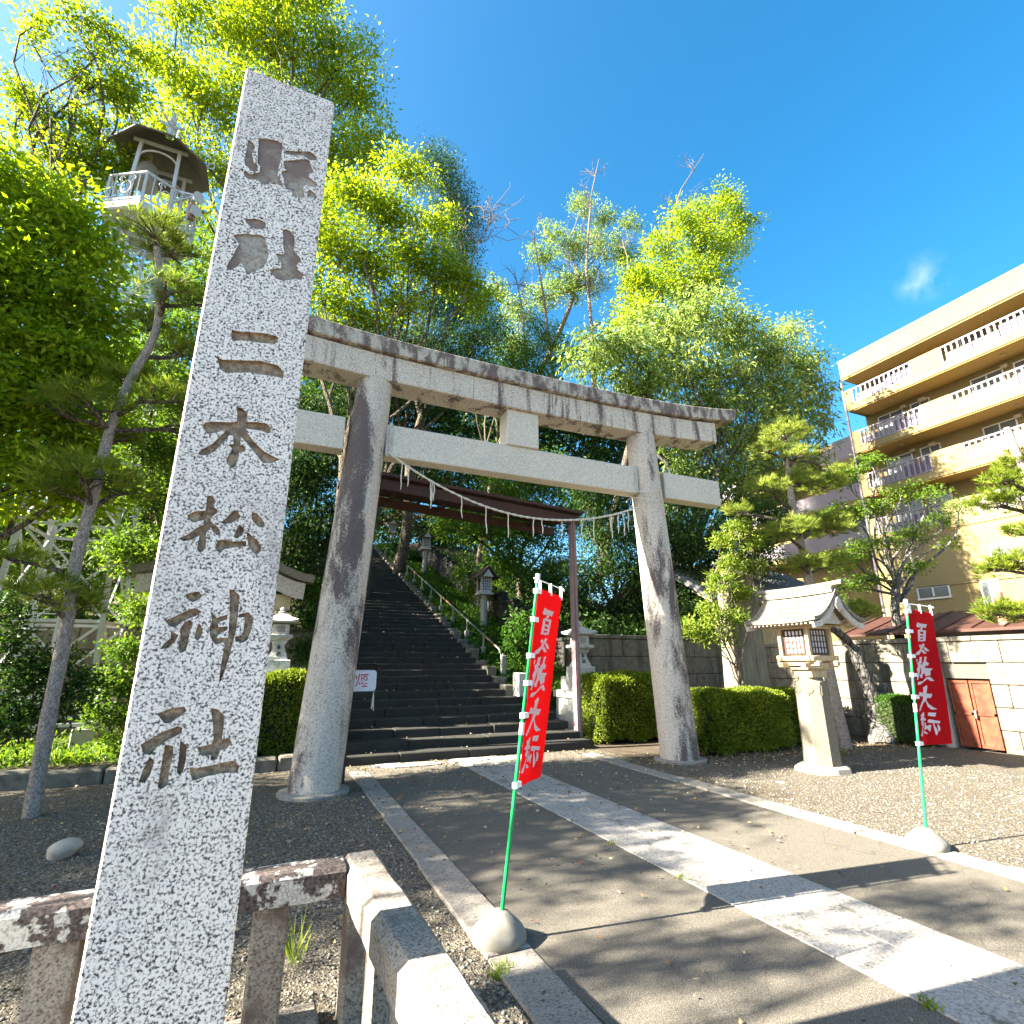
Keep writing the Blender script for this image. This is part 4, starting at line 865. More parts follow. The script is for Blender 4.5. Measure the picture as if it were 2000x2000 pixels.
def lamp_post(x, y, zt, label):
    zg = ground_h(x, y); e = empty('lantern_post', (x, y, zg), label, 'lantern', 'small wooden lanterns on posts up the slope'); O = (x, y, zg); zb = zt-1.0
    m = MB(org=O); m.lathe([(.125, zg-.3-zg+0), (.11, zb-zg)], 8, (x, y, zg), ph=math.pi/8); m.build('post', M['concrete'], e)
    m = MB(org=O); m.box(x-.26, x+.26, y-.26, y+.26, zb, zb+.07, b=.01); m.box(x-.2, x+.2, y-.2, y+.2, zb+.071, zb+.14, b=.01); m.build('shelf', M['silver_wood'], e)
    m = MB(org=O)
    for sx in (-1, 1):
        for sy in (-1, 1): m.box(x+sx*.18-.025, x+sx*.18+.025, y+sy*.18-.025, y+sy*.18+.025, zb+.141, zb+.60)
    m.build('frame', M['silver_wood'], e)
    m = MB(org=O); m.box(x-.165, x+.165, y-.165, y+.165, zb+.142, zb+.59); bx_ = m.build('paper_window', M['paper'], e)
    m = MB(org=O)
    for u in (-.1, -.03, .04, .11): m.box(x+u-.012, x+u+.012, y-.182, y-.168, zb+.15, zb+.58); m.box(x-.182, x-.168, y+u-.012, y+u+.012, zb+.15, zb+.58)
    for v in (.18, .27, .36, .45, .54): m.box(x-.15, x+.15, y-.180, y-.169, zb+v, zb+v+.02); m.box(x-.180, x-.169, y-.15, y+.15, zb+v, zb+v+.02)
    m.build('lattice', M['dark_wood'], bx_)
    for sx in (-1, 1):
        m = MB(org=O); top = [(sx*u, zb+.60+.40*(1-u/.42)**1.4) for u in (0, .1, .2, .3, .42)]; P2 = top+[(u, v-.045) for u, v in top[::-1]]
        m.prism(P2, lambda u, v, d: (x+u, y+d, v), -.46, .46); m.build('roof_slope', M['dark_wood'], e)
    for sy in (-1, 1):
        m = MB(org=O); m.prism([(-.2, zb+.60), (.2, zb+.60), (0, zb+.88)], lambda u, v, d: (x+u, y+sy*.38+d, v), -.015, .015); m.build('gable_board', M['silver_wood'], e)
    return e
lamp_post(6.75, 17.7, 5.02, 'small wooden lantern post on the slope, nearest the torii')
lamp_post(6.75, 26.2, 8.25, 'small wooden lantern post on the slope, second from the torii')
lamp_post(6.75, 35.2, 11.1, 'small wooden lantern post at the top of the slope, farthest up')
m = MB(); m.box(5.72, 6.02, 12.55, 12.9, 0, 1.48, b=.02); tag(m.build('marker_stone', M['toro']), 'short pale squared stone beside the stairs below the handrail', 'marker stone')
# ================================================================== big stele, rock
m = MB(org=(10.15, 9.6, 0)); W0, W1 = .60, .50; rings = []
for z, w, t_ in ((-.05, .60, .20), (1.2, .585, .19), (2.6, .55, .175), (3.5, .52, .16), (3.78, .44, .13), (3.9, .30, .08)):
    rings.append([(10.15+u*w, 9.6+v*t_, z) for u, v in ((-1, -.6), (-.85, -1), (-.6, -.93), (-.35, -1), (-.1, -.94), (.1, -1), (.35, -.94), (.6, -1), (.85, -1), (1, -.6), (1, .6), (.8, 1), (-.8, 1), (-1, .6))])
m.loft(rings); tag(m.build('stone_stele', M['stele']), 'tall brown memorial stone slab standing behind the right hedge', 'monument')
rk = gnd(125, 1672); bm = bmesh.new(); bmesh.ops.create_icosphere(bm, subdivisions=3, radius=1)
for v in bm.verts:
    n_ = v.co.copy(); k = 1+.10*math.sin(3*n_.x+1)*math.cos(2.5*n_.y)+.08*math.sin(4*n_.z+2*n_.x); v.co = Vector((n_.x*.145*k, n_.y*.10*k, n_.z*.085*k+.06))
me = bpy.data.meshes.new('boulder'); bm.to_mesh(me); bm.free(); me.polygons.foreach_set('use_smooth', [True]*len(me.polygons))
o = link('boulder', me, M['rock']); o.location = (rk[0], rk[1], 0); o.rotation_euler = (.1, -.25, .6); tag(o, 'rounded pale boulder lying alone on the gravel near the pine', 'rock')
for k, (px, py, s_) in enumerate(((1565, 1500, .7), (1525, 1528, .45))):
    p = gnd(px, py); o2 = link('small_stone', me, M['rock']); o2.location = (p[0], p[1], -.02); o2.scale = (s_*1.3, s_, s_*.5); o2.rotation_euler = (0, 0, 1.+k); tag(o2, ('flat grey stone touching the plinth of the wooden lantern', 'small flat stone on the gravel left of the wooden lantern')[k], 'rock')
# ================================================================== apartment block on the right
BX = 27.0
ap = empty('apartment_block', (BX, 9, 0), 'five storey yellow apartment block with white balcony railings', 'building')
YE = 16.62; YS = -3.0; RW = 1.45                     # corner, far end out of frame, balcony depth
def part(name, mat, par=ap, **k): return None
m = MB(org=(BX, 9, 0)); m.box(BX+RW, BX+12, YS, YE, 0, 17.0); m.build('rear_wall', M['render'], ap)
m = MB(org=(BX, 9, 0)); m.box(BX, BX+12.3, YS-.2, YE+.05, 16.62, 17.62, b=.02); m.build('roof_band', M['render'], ap)
m = MB(org=(BX, 9, 0)); m.box(BX-.02, BX+12.4, YS-.2, YE+.07, 17.622, 17.70); m.build('roof_coping', M['concrete'], ap)
m = MB(org=(BX, 9, 0)); m.box(BX+.06, BX+RW-.003, YS, YE, 16.55, 16.617); m.build('roof_soffit', M['soffit'], ap)
m = MB(org=(BX, 9, 0)); m.box(BX, BX+12, YE-.28, YE-.01, 5.02, 16.54); 
SEG = [(16.62, 16.27), (13.31, 12.02), (8.2, 6.9), (3.1, 1.8), (-2.0, -3.0)]         # solid parapets
OPN = [(16.27, 13.31), (12.02, 8.2), (6.9, 3.1), (1.8, -2.0)]                          # railed openings
LEV = [14.66, 12.26, 9.86, 7.46]
bars_src = None
for li, z0 in enumerate(LEV):
    m = MB(org=(BX, 9, z0)); m.box(BX, BX+RW-.003, YS, YE, z0, z0+.34, b=.01); m.build('balcony_slab', M['render'], ap)
    m = MB(org=(BX, 9, z0)); m.box(BX+.05, BX+RW-.004, YS, YE-.3, z0-.045, z0-.003); m.build('soffit', M['soffit'], ap)
    for ya, yb in SEG:
        m = MB(org=(BX, (ya+yb)/2, z0)); m.box(BX, BX+.16, yb, ya, z0+.342, z0+1.22, b=.008); m.build('parapet', M['render'], ap)
    for oi, (ya, yb) in enumerate(OPN):
        r_ = empty('railing', (BX-BX, 0, 0)); r_.parent = ap; r_.location = (0, (ya+yb)/2-9, z0)
        O = (BX, (ya+yb)/2, z0)
        m = MB(org=O); m.box(BX+.02, BX+.10, yb+.01, ya-.01, z0+1.13, z0+1.20); m.build('top_rail', M['rail_white'], r_)
        m = MB(org=O); m.box(BX+.03, BX+.09, yb+.01, ya-.01, z0+.37, z0+.42); m.build('bottom_rail', M['rail_white'], r_)
        m = MB(org=O); k = int((ya-yb)/.23)
        for i in range(k+1):
            y = ya-.03-(ya-yb-.06)*i/k; w = .036 if i % 8 else .055
            m.box(BX+.035, BX+.075, y-w, y+w, z0+.42, z0+1.13)
        o = m.build('bars', M['rail_white'], r_); o['kind'] = 'stuff'
        L_ = ya-yb
        for f0, f1, mt in ((.05, .32, 'rail_panel'), (.33, .58, 'rail_panel'), (.59, .74, 'lilac'), (.75, .97, 'lilac')):
            m = MB(org=O); m.box(BX+.10, BX+.115, ya-L_*f1, ya-L_*f0, z0+.40, z0+(.98 if mt == 'lilac' else .80)); m.build('screen_panel', M[mt], r_)
        for yw, w in ((ya-.9, 1.15), (ya-2.35, .8)):          # sliding windows and a wall vent per flat
            if yw-w/2 < yb: continue
            wv = MB(org=(BX+RW, yw, z0)); wv.box(BX+RW-.035, BX+RW-.004, yw-w/2, yw+w/2, z0+.42, z0+2.02); wo = wv.build('window', M['glass'], ap)
            wv = MB(org=(BX+RW, yw, z0)); x0 = BX+RW-.06
            wv.box(x0, x0+.05, yw-w/2-.05, yw-w/2, z0+.40, z0+2.07); wv.box(x0, x0+.05, yw+w/2, yw+w/2+.05, z0+.40, z0+2.07); wv.box(x0, x0+.05, yw-w/2, yw+w/2, z0+2.02, z0+2.07); wv.box(x0, x0+.05, yw-.025, yw+.025, z0+.42, z0+2.02); wv.build('window_frame', M['frame'], wo)
        m = MB(org=O); m.box(BX+RW-.2, BX+RW-.005, yb+.3, yb+.6, z0+1.95, z0+2.15, b=.02); m.build('vent_hood', M['vent'], ap)
        m = MB(org=O); m.box(BX+RW-.2, BX+RW-.005, ya-1.75, ya-1.5, z0+1.98, z0+2.14, b=.02); m.build('vent_hood', M['vent'], ap)
        m = MB(org=O); m.lathe([(.10, 2.30), (.10, 2.345), (.05, 2.345)], 10, (BX+.75, (ya+yb)/2, z0)); m.build('ceiling_lamp', M['vent'], ap)
        a_ = MB(org=O); a_.box(BX+.9, BX+1.25, ya-.85, ya-.12, z0+.345, z0+.95, b=.02); au = a_.build('air_conditioner', M['rail_white'], ap)
        a_ = MB(org=O); a_.tube([(BX+.895, ya-.48+.2*math.cos(t_), z0+.65+.2*math.sin(t_)) for t_ in np.linspace(0, 2*math.pi, 17)], .02, 6); a_.build('fan_ring', M['dark_void'], au)
# lowest storey: flat wall with two windows
m = MB(org=(BX, 9, 0)); m.box(BX, BX+RW-.004, YS, YE-.02, 0, 5.02); m.build('ground_storey', M['render'], ap)
m = MB(org=(BX, 9, 0)); m.box(BX+.02, BX+RW-.01, YS, YE-.02, 5.022, 7.40) ; m.build('second_storey', M['render'], ap)
m = MB(org=(BX, 9, 0)); m.box(BX-.05, BX, YS, YE-.02, 5.0, 5.12, b=.01); m.build('string_course', M['render'], ap)
for (ya, yb, z0, z1) in ((14.95, 13.74, 4.62-.02, 5.44-.45), (12.5, 11.95, 3.95, 4.95), (9.5, 8.2, 5.6, 6.9), (11.9, 10.2, 5.7, 6.4)):
    fx = BX if z1 < 5.05 else BX+.02
    w = MB(org=(fx, (ya+yb)/2, z0)); w.box(fx-.022, fx-.003, yb, ya, z0, z1); wo = w.build('window', M['glass'], ap)
    w = MB(org=(fx, (ya+yb)/2, z0)); x0 = fx-.05; x1 = fx-.002
    w.box(x0, x1, yb-.06, yb, z0-.06, z1+.06); w.box(x0, x1, ya, ya+.06, z0-.06, z1+.06); w.box(x0, x1, yb, ya, z1, z1+.06); w.box(x0-.03, x1, yb-.08, ya+.08, z0-.13, z0-.062); w.box(x0, x1, (ya+yb)/2-.03, (ya+yb)/2+.03, z0, z1); w.build('window_frame', M['frame'], wo)
m = MB(org=(BX, 9, 0)); m.tube([(BX+.1, YE+.12, 0), (BX+.1, YE+.12, 16.6)], .06, 10); m.build('drain_pipe', M['rail_white'], ap, True)
for y in (13.0, 10.9, 6.0): m = MB(org=(BX, y, 0)); m.box(BX-.004, BX+.002, y-.012, y+.012, 0, 5.0); m.build('wall_joint', M['soffit'], ap)
# set-back wing at the far end
wg = empty('apartment_wing', (BX+2, 20, 0), 'set back far wing of the yellow apartment block behind the drain pipe', 'building')
m = MB(org=(BX+2, 20, 0)); m.box(BX+2.2, BX+12, YE+.06, 27, 0, 14.2); m.build('wall', M['render'], wg)
for z0 in (12.26, 9.86, 7.46):
    m = MB(org=(BX+2, 20, z0)); m.box(BX+1.0, BX+2.19, YE+.3, 27, z0, z0+.34); m.build('balcony_slab', M['render'], wg)
    m = MB(org=(BX+2, 20, z0)); m.box(BX+1.0, BX+1.12, YE+.3, 27, z0+.342, z0+1.2); m.build('parapet', M['rail_white'], wg)
    m = MB(org=(BX+2, 20, z0)); m.box(BX+2.15, BX+2.196, 18, 19.2, z0+.5, z0+2.0); m.build('window', M['glass'], wg)
# ================================================================== small buildings behind the wall
sd = empty('tool_shed', (15.5, 7.5, 0), 'low shed with red brown sheet roof behind the sunlit block wall', 'shed')
m = MB(org=(15.5, 7.5, 0)); m.box(14.2, 16.6, 5.2, 9.4, 0, 2.3); m.build('wall', M['dark_wood'], sd)
m = MB(org=(15.5, 7.5, 0)); m.loft([[(13.72, y, 2.42), (15.5, y, 2.95), (17.2, y, 2.45), (17.2, y, 2.39), (15.5, y, 2.89), (13.72, y, 2.36)] for y in (4.9, 9.8)]); m.build('roof', M['redroof'], sd)
for k in range(9):
    m = MB(org=(15.5, 7.5, 0)); y = 5.0+k*.58; m.bar((13.73, y, 2.44), (15.5, y, 2.97), .03, .03); m.build('roof_seam', M['redroof'], sd)
m = MB(org=(15.2, 6.9, 0)); m.tube([(14.0, 6.25, 2.3), (14.0, 6.25, 3.15)], .09, 10); m.build('flue', M['rust_pipe'], sd)
hb = empty('wooden_outbuilding', (15, 14.5, 0), 'old wooden outbuilding with tiled eaves glimpsed behind the stele and pine', 'building')
OB = (15, 14.5, 0)
m = MB(org=OB); m.box(13.2, 18.4, 13.6, 18, 0, 3.7); m.build('wall', M['cedar'], hb)
m = MB(org=OB); m.loft([[(x, 12.7, 3.72), (x, 15.8, 5.3), (x, 18.8, 3.72), (x, 18.8, 3.62), (x, 15.8, 5.2), (x, 12.7, 3.62)] for x in (12.3, 19.2)]); rf = m.build('roof', M['tile'], hb)
for k in range(24):
    x = 12.4+k*.29; m = MB(org=OB); m.tube([(x, 12.66, 3.74), (x, 15.8, 5.34)], .055, 6); m.build('tile_roll', M['tile'], rf)
for k in range(16):
    x = 12.45+k*.42; m = MB(org=OB); m.bar((x, 12.75, 3.56), (x, 13.6, 3.98), .06, .07); m.build('rafter', M['cedar'], hb)
m = MB(org=OB); m.box(12.4, 19.1, 13.3, 13.42, 3.42, 3.56); m.build('wall_plate', M['cedar'], hb)
# ================================================================== bell tower on the left
BT = (-4.0, 14.0)
bt = empty('bell_tower', (BT[0], BT[1], 0), 'white steel fire bell tower with railed cabin rising among the left trees', 'tower'); O = (BT[0], BT[1], 0)
def bp(sx, sy, z): f = z/12.1; r_ = .98-.52*f; return np.array((BT[0]+.1-.12*f+sx*r_, BT[1]+sy*r_, z))
for sx in (-1, 1):
    for sy in (-1, 1):
        m = MB(org=O); m.bar(bp(sx, sy, .3), bp(sx, sy, 12.15), .09, .09); m.build('leg', M['tower_grey'], bt)
        p = bp(sx, sy, 0); m = MB(org=O); m.box(p[0]-.2, p[0]+.2, p[1]-.2, p[1]+.2, .0, .55, b=.02); m.build('footing', M['concrete'], bt)
ZL = [.6, 2.5, 4.4, 6.3, 8.2, 10.1, 12.0]
for i, z in enumerate(ZL):
    for a, b_ in (((-1, -1), (1, -1)), ((1, -1), (1, 1)), ((1, 1), (-1, 1)), ((-1, 1), (-1, -1))):
        m = MB(org=O); m.bar(bp(*a, z), bp(*b_, z), .05, .06); m.build('girt', M['tower_paint'], bt)
        if i < len(ZL)-1:
            m = MB(org=O); m.bar(bp(*a, z+.03), bp(*b_, ZL[i+1]-.03), .035, .045); m.build('brace', M['tower_paint'], bt)
            m = MB(org=O); m.bar(bp(*b_, z+.03)*1.0+np.array((.02, .02, 0)), bp(*a, ZL[i+1]-.03)+np.array((.02, .02, 0)), .035, .045); m.build('brace', M['tower_paint'], bt)
m = MB(org=O)
for sx in (-.2, .2): m.bar((BT[0]+sx, BT[1]-.75, .4), (BT[0]-.05+sx, BT[1]-.35, 12.1), .04, .05)
ld = m.build('ladder_rail', M['tower_paint'], bt)
m = MB(org=O)
for k in range(38): f = k/38; m.bar((BT[0]-.2-.05*f, BT[1]-.75+.4*f, .5+11.6*f), (BT[0]+.2-.05*f, BT[1]-.75+.4*f, .5+11.6*f), .02, .02)
o = m.build('rungs', M['tower_paint'], ld); o['kind'] = 'stuff'
CXB, CYB = -3.97, 14.0; OC = (CXB, CYB)
m = MB(org=O); m.lathe([(1.02, 12.16), (1.06, 12.2), (1.06, 12.36), (1.0, 12.36)], 6, (CXB, CYB, 0), ph=math.pi/6); m.build('platform', M['tower_paint'], bt)
HX = [np.array((CXB+.98*math.cos(math.pi/6+k*math.pi/3), CYB+.98*math.sin(math.pi/6+k*math.pi/3), 0)) for k in range(6)]
for k in range(6):
    a, b_ = HX[k], HX[(k+1) % 6]; Z = lambda z: np.array((0, 0, z))
    m = MB(org=O); m.bar(a+Z(12.36), a+Z(13.25), .05, .05); m.build('railing_post', M['tower_paint'], bt)
    m = MB(org=O); m.bar(a+Z(13.25), b_+Z(13.25), .05, .04); rr_ = m.build('railing', M['tower_paint'], bt)
    m = MB(org=O); d = b_-a
    m.bar(a+Z(12.5), b_+Z(12.5), .03, .03)
    for f in (.18, .34, .66, .82): m.bar(a+d*f+Z(12.515), a+d*f+Z(13.228), .025, .025)
    m.build('baluster', M['tower_paint'], rr_)
    c = a+d*.5; u = d/np.linalg.norm(d); m = MB(org=O)
    m.tube([c+u*(.13*math.cos(t_))+Z(12.86+.18*math.sin(t_)) for t_ in np.linspace(0, 2*math.pi, 15)], .014, 5)
    m.tube([c-u*.14+u*(.07*math.cos(t_))+Z(13.12+.07*math.sin(t_)) for t_ in np.linspace(0, 5, 11)], .012, 5); m.tube([c+u*.14-u*(.07*math.cos(t_))+Z(13.12+.07*math.sin(t_)) for t_ in np.linspace(0, 5, 11)], .012, 5)
    m.build('scrollwork', M['tower_paint'], rr_)
for sx in (-1, 1):
    for sy in (-1, 1):
        m = MB(org=O); m.bar((CXB+sx*.47, CYB+sy*.5, 12.36), (CXB+sx*.42, CYB+sy*.45, 14.62), .075, .075); m.build('cabin_post', M['tower_paint'], bt)
for sy in (-1, 1):
    m = MB(org=O); m.tube([(CXB+.42*math.cos(t_), CYB+sy*.46, 14.1+.32*math.sin(t_)) for t_ in np.linspace(0, math.pi, 13)], .025, 6); m.build('cabin_arch', M['tower_paint'], bt)
    m = MB(org=O); m.bar((CXB-.6, CYB+sy*.45, 14.62), (CXB+.6, CYB+sy*.45, 14.62), .05, .08); m.build('roof_beam', M['tower_grey'], bt)
m = MB(org=O); m.lathe([(1.12, 14.50), (1.13, 14.52), (.55, 15.05), (.12, 15.45), (.10, 15.45), (.53, 15.0), (1.08, 14.50), (1.12, 14.50)], 8, (CXB, CYB, 0), ph=math.pi/8, cap=False); rf = m.build('roof', M['tin'], bt)
m = MB(org=O); m.lathe([(.07, 15.44), (.05, 15.9), (.09, 15.95), (.02, 16.3)], 8, (CXB, CYB, 0))
for k in range(6):
    a = k*math.pi/3; m.bar((CXB, CYB, 15.75), (CXB+.3*math.cos(a), CYB+.3*math.sin(a), 15.9), .03, .06)
m.build('finial', M['tower_paint'], rf)
for k in range(8):
    a = math.pi/8+k*math.pi/4; c = np.array((CXB+1.13*math.cos(a), CYB+1.13*math.sin(a), 14.5)); u = np.array((math.cos(a), math.sin(a), 0)); m = MB(org=O)
    m.tube([c]+[c+u*(.13+.09*math.cos(t_))+np.array((0, 0, -.02+.09*math.sin(t_))) for t_ in np.linspace(-2.2, 3.2, 12)], .014, 5); m.build('eave_scroll', M['tower_paint'], rf)
m = MB(org=O); bx_, by_ = CXB-.28, CYB-.05
m.lathe([(.30, 13.62), (.285, 13.72), (.25, 13.9), (.225, 14.15), (.18, 14.25), (.05, 14.30), (.03, 14.62)], 18, (bx_, by_, 0)); m.lathe([(.29, 13.63), (.24, 13.9), (.15, 14.2)], 18, (bx_, by_, 0), cap=False); m.build('bell', M['bronze'], bt, True)
m = MB(org=O); m.bar((CXB+.47, CYB-.5, 13.35), (CXB+.95, CYB-.62, 13.28), .05, .05); m.bar((CXB+.47, CYB-.5, 12.95), (CXB+.95, CYB-.62, 13.25), .04, .04); m.build('speaker_arm', M['tower_paint'], bt)
for dz in (0, -.42):
    sp_ = MB(org=O); c = np.array((CXB+1.0, CYB-.66, 13.15+dz)); dr = np.array((.6, -.75, -.2)); dr /= np.linalg.norm(dr)
    sp_.tube([c-dr*.18, c-dr*.05, c+dr*.05, c+dr*.13, c+dr*.16], [.05, .055, .08, .13, .145], 14); so = sp_.build('loudspeaker', M['tower_paint'], bt, True)
m = MB(org=O); m.tube([(CXB+.98, CYB-.64, 13.0), (CXB+.98, CYB-.64, 12.5)], .07, 10); m.build('siren', M['rust_pipe'], bt, True)
# power line masts seen between the left trees
# ================================================================== vegetation
def leaves(name, P, D, Ln, Wd, rnd, mat, parent, rs, org, fold=.18):
    """P leaf bases (n,3), D unit directions, Ln lengths, Wd widths -> one mesh of folded leaf blades"""
    n = len(P); up = rs.normal(0, 1, (n, 3)); S = np.cross(D, up); S /= np.linalg.norm(S, axis=1, keepdims=True)+1e-9; N = np.cross(S, D)
    Ln = Ln[:, None]; Wd = Wd[:, None]
    mid = P+D*Ln*.45; V = np.empty((n, 4, 3), np.float32)
    V[:, 0] = P; V[:, 1] = mid+S*Wd*.5+N*Wd*fold; V[:, 2] = P+D*Ln-N*Ln*.06; V[:, 3] = mid-S*Wd*.5+N*Wd*fold
    me = raw_mesh(name, V.reshape(-1, 3)-np.array(org, np.float32), np.arange(n*4).reshape(n, 4), rnd)
    o = link(name, me, mat, parent); return o
NLEAF = [0]
def crown_points(lobes, dens, rs, clump_r, per, flat=.6, shell=1.9, la=.003):
    """lobes (cx,cy,cz,rx,ry,rz) -> clump centres and leaf bases"""
    C = []; 
    for (cx, cy, cz, rx, ry, rz) in lobes:
        k = max(5, int(1.55*dens*math.pi*rx*rz/(la*per)))
        d = rs.normal(0, 1, (k, 3)); d /= np.linalg.norm(d, axis=1, keepdims=True)
        r = rs.uniform(0, 1, (k, 1))**(1/shell)*1.06
        C.append(np.array((cx, cy, cz))+d*r*np.array((rx, ry, rz)))
    C = np.concatenate(C); k = len(C); cr = clump_r*rs.uniform(.55, 1.25, k)
    q = np.clip(rs.normal(0, .5, (k, per, 3)), -1.05, 1.05)*cr[:, None, None]; q[:, :, 2] *= flat
    P = (C[:, None, :]+q).reshape(-1, 3); Dq = q/(np.linalg.norm(q, axis=2, keepdims=True)+1e-6)
    tone = np.repeat(rs.uniform(0, 1, k), per)
    return C, P, Dq.reshape(-1, 3), tone
def limb(m, a, b_, r0, r1, rs, wob=.08, n=6, seg=6):
    a = np.array(a, float); b_ = np.array(b_, float); L_ = np.linalg.norm(b_-a); ph = rs.uniform(0, 6, 3); pts = []
    for i in range(seg+1):
        f = i/seg; w = math.sin(f*math.pi)*wob*L_; pts.append(a+(b_-a)*f+np.array((math.sin(ph[0]+f*4)*w, math.sin(ph[1]+f*4)*w, math.sin(ph[2]+f*3)*w*.5+.06*L_*math.sin(f*math.pi))))
    m.tube(pts, [r0+(r1-r0)*(i/seg) for i in range(seg+1)], n); return pts
def px_lobes(spec, y, squash=.8, dy=.8):
    out = []
    for s in spec:
        px, py, rp = s[:3]; yy_ = y+(s[3] if len(s) > 3 else 0); p = aty(px, py, yy_); r_ = rad(p, rp); out.append((p[0], p[1], p[2], r_, r_*dy, r_*squash))
    return out
def tree(name, label, base, lobes, mat, bark, seed, leaf=(.11, .05), dens=1.0, clump=.42, per=26, droop=.25, group=None, trunk_r=.22, fork=None, flat=.6, twigs=True, cat='tree', bare=0, shell=1.9, tonemix=.55):
    rs = np.random.default_rng(seed); base = np.array(base, float); O = tuple(base)
    e = empty(name, O, label, cat, group)
    C, P, Dq, tone = crown_points(lobes, dens, rs, clump, per, flat, shell, leaf[0]*leaf[1]*.5); n = len(P); NLEAF[0] += n; print('LEAVES', label[:40], n)
    D = Dq*.8+rs.normal(0, .5, (n, 3)); D[:, 2] -= droop; D /= np.linalg.norm(D, axis=1, keepdims=True)
    Ln = leaf[0]*rs.uniform(.6, 1.25, n); Wd = leaf[1]*rs.uniform(.7, 1.2, n)
    rnd = np.clip(tonemix*tone+(1-tonemix)*rs.uniform(0, 1, n), 0, 1)
    leaves('crown', P, D, Ln, Wd, rnd, mat, e, rs, O)
    cen = np.mean([l[:3] for l in lobes], 0)
    fk = np.array(fork, float) if fork is not None else base+(cen-base)*.45
    m = MB(org=O); tp = limb(m, base-np.array((0, 0, .15)), fk, trunk_r, trunk_r*.72, rs, .03, 12, 8); m.build('trunk', bark, e, True)
    m = MB(org=O); mt = MB(org=O)
    for l in lobes:
        c = np.array(l[:3]); pts = limb(m, fk-np.array((0, 0, rs.uniform(0, .6))), c, trunk_r*.30, trunk_r*.05+.006, rs, .10, 6, 7)
        if twigs:
            idx = np.argsort(np.linalg.norm(C-c, axis=1))[:int(40)]; idx = rs.choice(idx, min(5, len(idx)), replace=False)
            for i in idx: s_ = pts[int(rs.integers(3, 8))]; limb(mt, s_, C[i], trunk_r*.05+.003, .004, rs, .12, 4, 4)
        for k in range(bare):
            d = rs.normal(0, 1, 3); d[2] = abs(d[2])+.6; d /= np.linalg.norm(d); tip = c+d*l[3]*rs.uniform(1.2, 1.9)
            pp = limb(mt, c, tip, .03, .006, rs, .12, 4, 5)
            for j in range(4): limb(mt, pp[int(rs.integers(2, 5))], tip+rs.normal(0, .35, 3)*l[3], .012, .004, rs, .1, 4, 3)
    o = m.build('limbs', bark, e, True); o['kind'] = 'stuff'
    if mt.v: o = mt.build('twigs', M['twig'] if bare else bark, e); o['kind'] = 'stuff'
    return e
# --- near-left bright tree (its crown reaches out of the frame)
tree('broadleaf_tree', 'bright yellow green leafy tree filling the left edge of the frame', (-5.3, 9.6, 0),
     px_lobes([(60,400,110),(140,470,85),(40,540,130),(165,590,80),(90,680,120),(180,720,75),(30,800,120),(140,850,75),(60,930,95),(170,960,50),(-120,500,170),(-130,760,170),(-90,320,110),(-250,620,180)], 9.4, .85), M['leaf_bright'], M['bark'], 11, (.135, .058), 3.4, .42, 36, .25, 'leafy trees along the left', .2, flat=.45, tonemix=.65)
# --- tall zelkova behind the bell tower
tree('broadleaf_tree', 'tall sunlit zelkova with layered boughs behind the bell tower', (-2.2, 22.6, 4.6),
     px_lobes([(450,60,100),(560,90,105),(400,190,95),(510,210,100),(640,120,75),(690,190,75),(720,290,70),(640,300,85),(590,400,75),(330,130,65),(310,250,70),(430,330,70),(360,420,70),(450,-60,110),(600,0,75),(350,10,60),(710,100,36),(540,10,60)], 22, .62), M['leaf_zelkova'], M['bark'], 12, (.22, .10), 2.3, .85, 44, .12, 'leafy trees along the left', .36, fork=(-2.0, 22.2, 12), flat=.32, tonemix=.7)
tree('broadleaf_tree', 'lower spreading zelkova over the torii lintel with layered sprays', (2.0, 15.6, 2.2),
     px_lobes([(790,330,55),(690,380,75),(760,420,70),(640,470,80),(720,510,75),(800,500,70),(860,440,45),(880,540,55),(930,575,45),(640,570,60),(780,590,55),(700,620,55)], 14.8, .6), M['leaf_zelkova'], M['bark'], 13, (.15, .07), 3.0, .50, 36, .12, 'leafy trees along the left', .22, fork=(1.4, 15.0, 7.5), flat=.28, tonemix=.75)
tree('broadleaf_tree', 'sparse branching tree reaching into the upper left sky', (-6.6, 15.0, 0),
     px_lobes([(75,45,30),(60,80,24),(140,30,36),(210,60,34),(260,100,34),(190,110,28),(150,150,35),(220,190,40),(20,160,28),(60,200,36),(110,235,40),(190,250,45),(250,170,45),(180,330,60),(120,300,45),(240,330,45),(30,250,25)], 14.2, .7), M['leaf_zelkova'], M['bark'], 14, (.14, .062), 3.0, .38, 30, .15, 'leafy trees along the left', .16, fork=(-5.6, 14.6, 9.5))
tree('broadleaf_tree', 'mid green tree between the bell tower legs and the inscribed pillar', (-2.2, 13.6, .1),
     px_lobes([(330,760,60),(300,880,55),(345,960,40),(260,960,45),(230,1080,45),(290,1060,50),(250,700,55),(390,560,45),(350,640,50),(300,1200,38),(250,840,60)], 12.6, .8), M['leaf_mid'], M['bark'], 15, (.12, .048), 3.0, .32, 26, .3, 'leafy trees along the left', .10, fork=(-2.3, 13.2, 4))
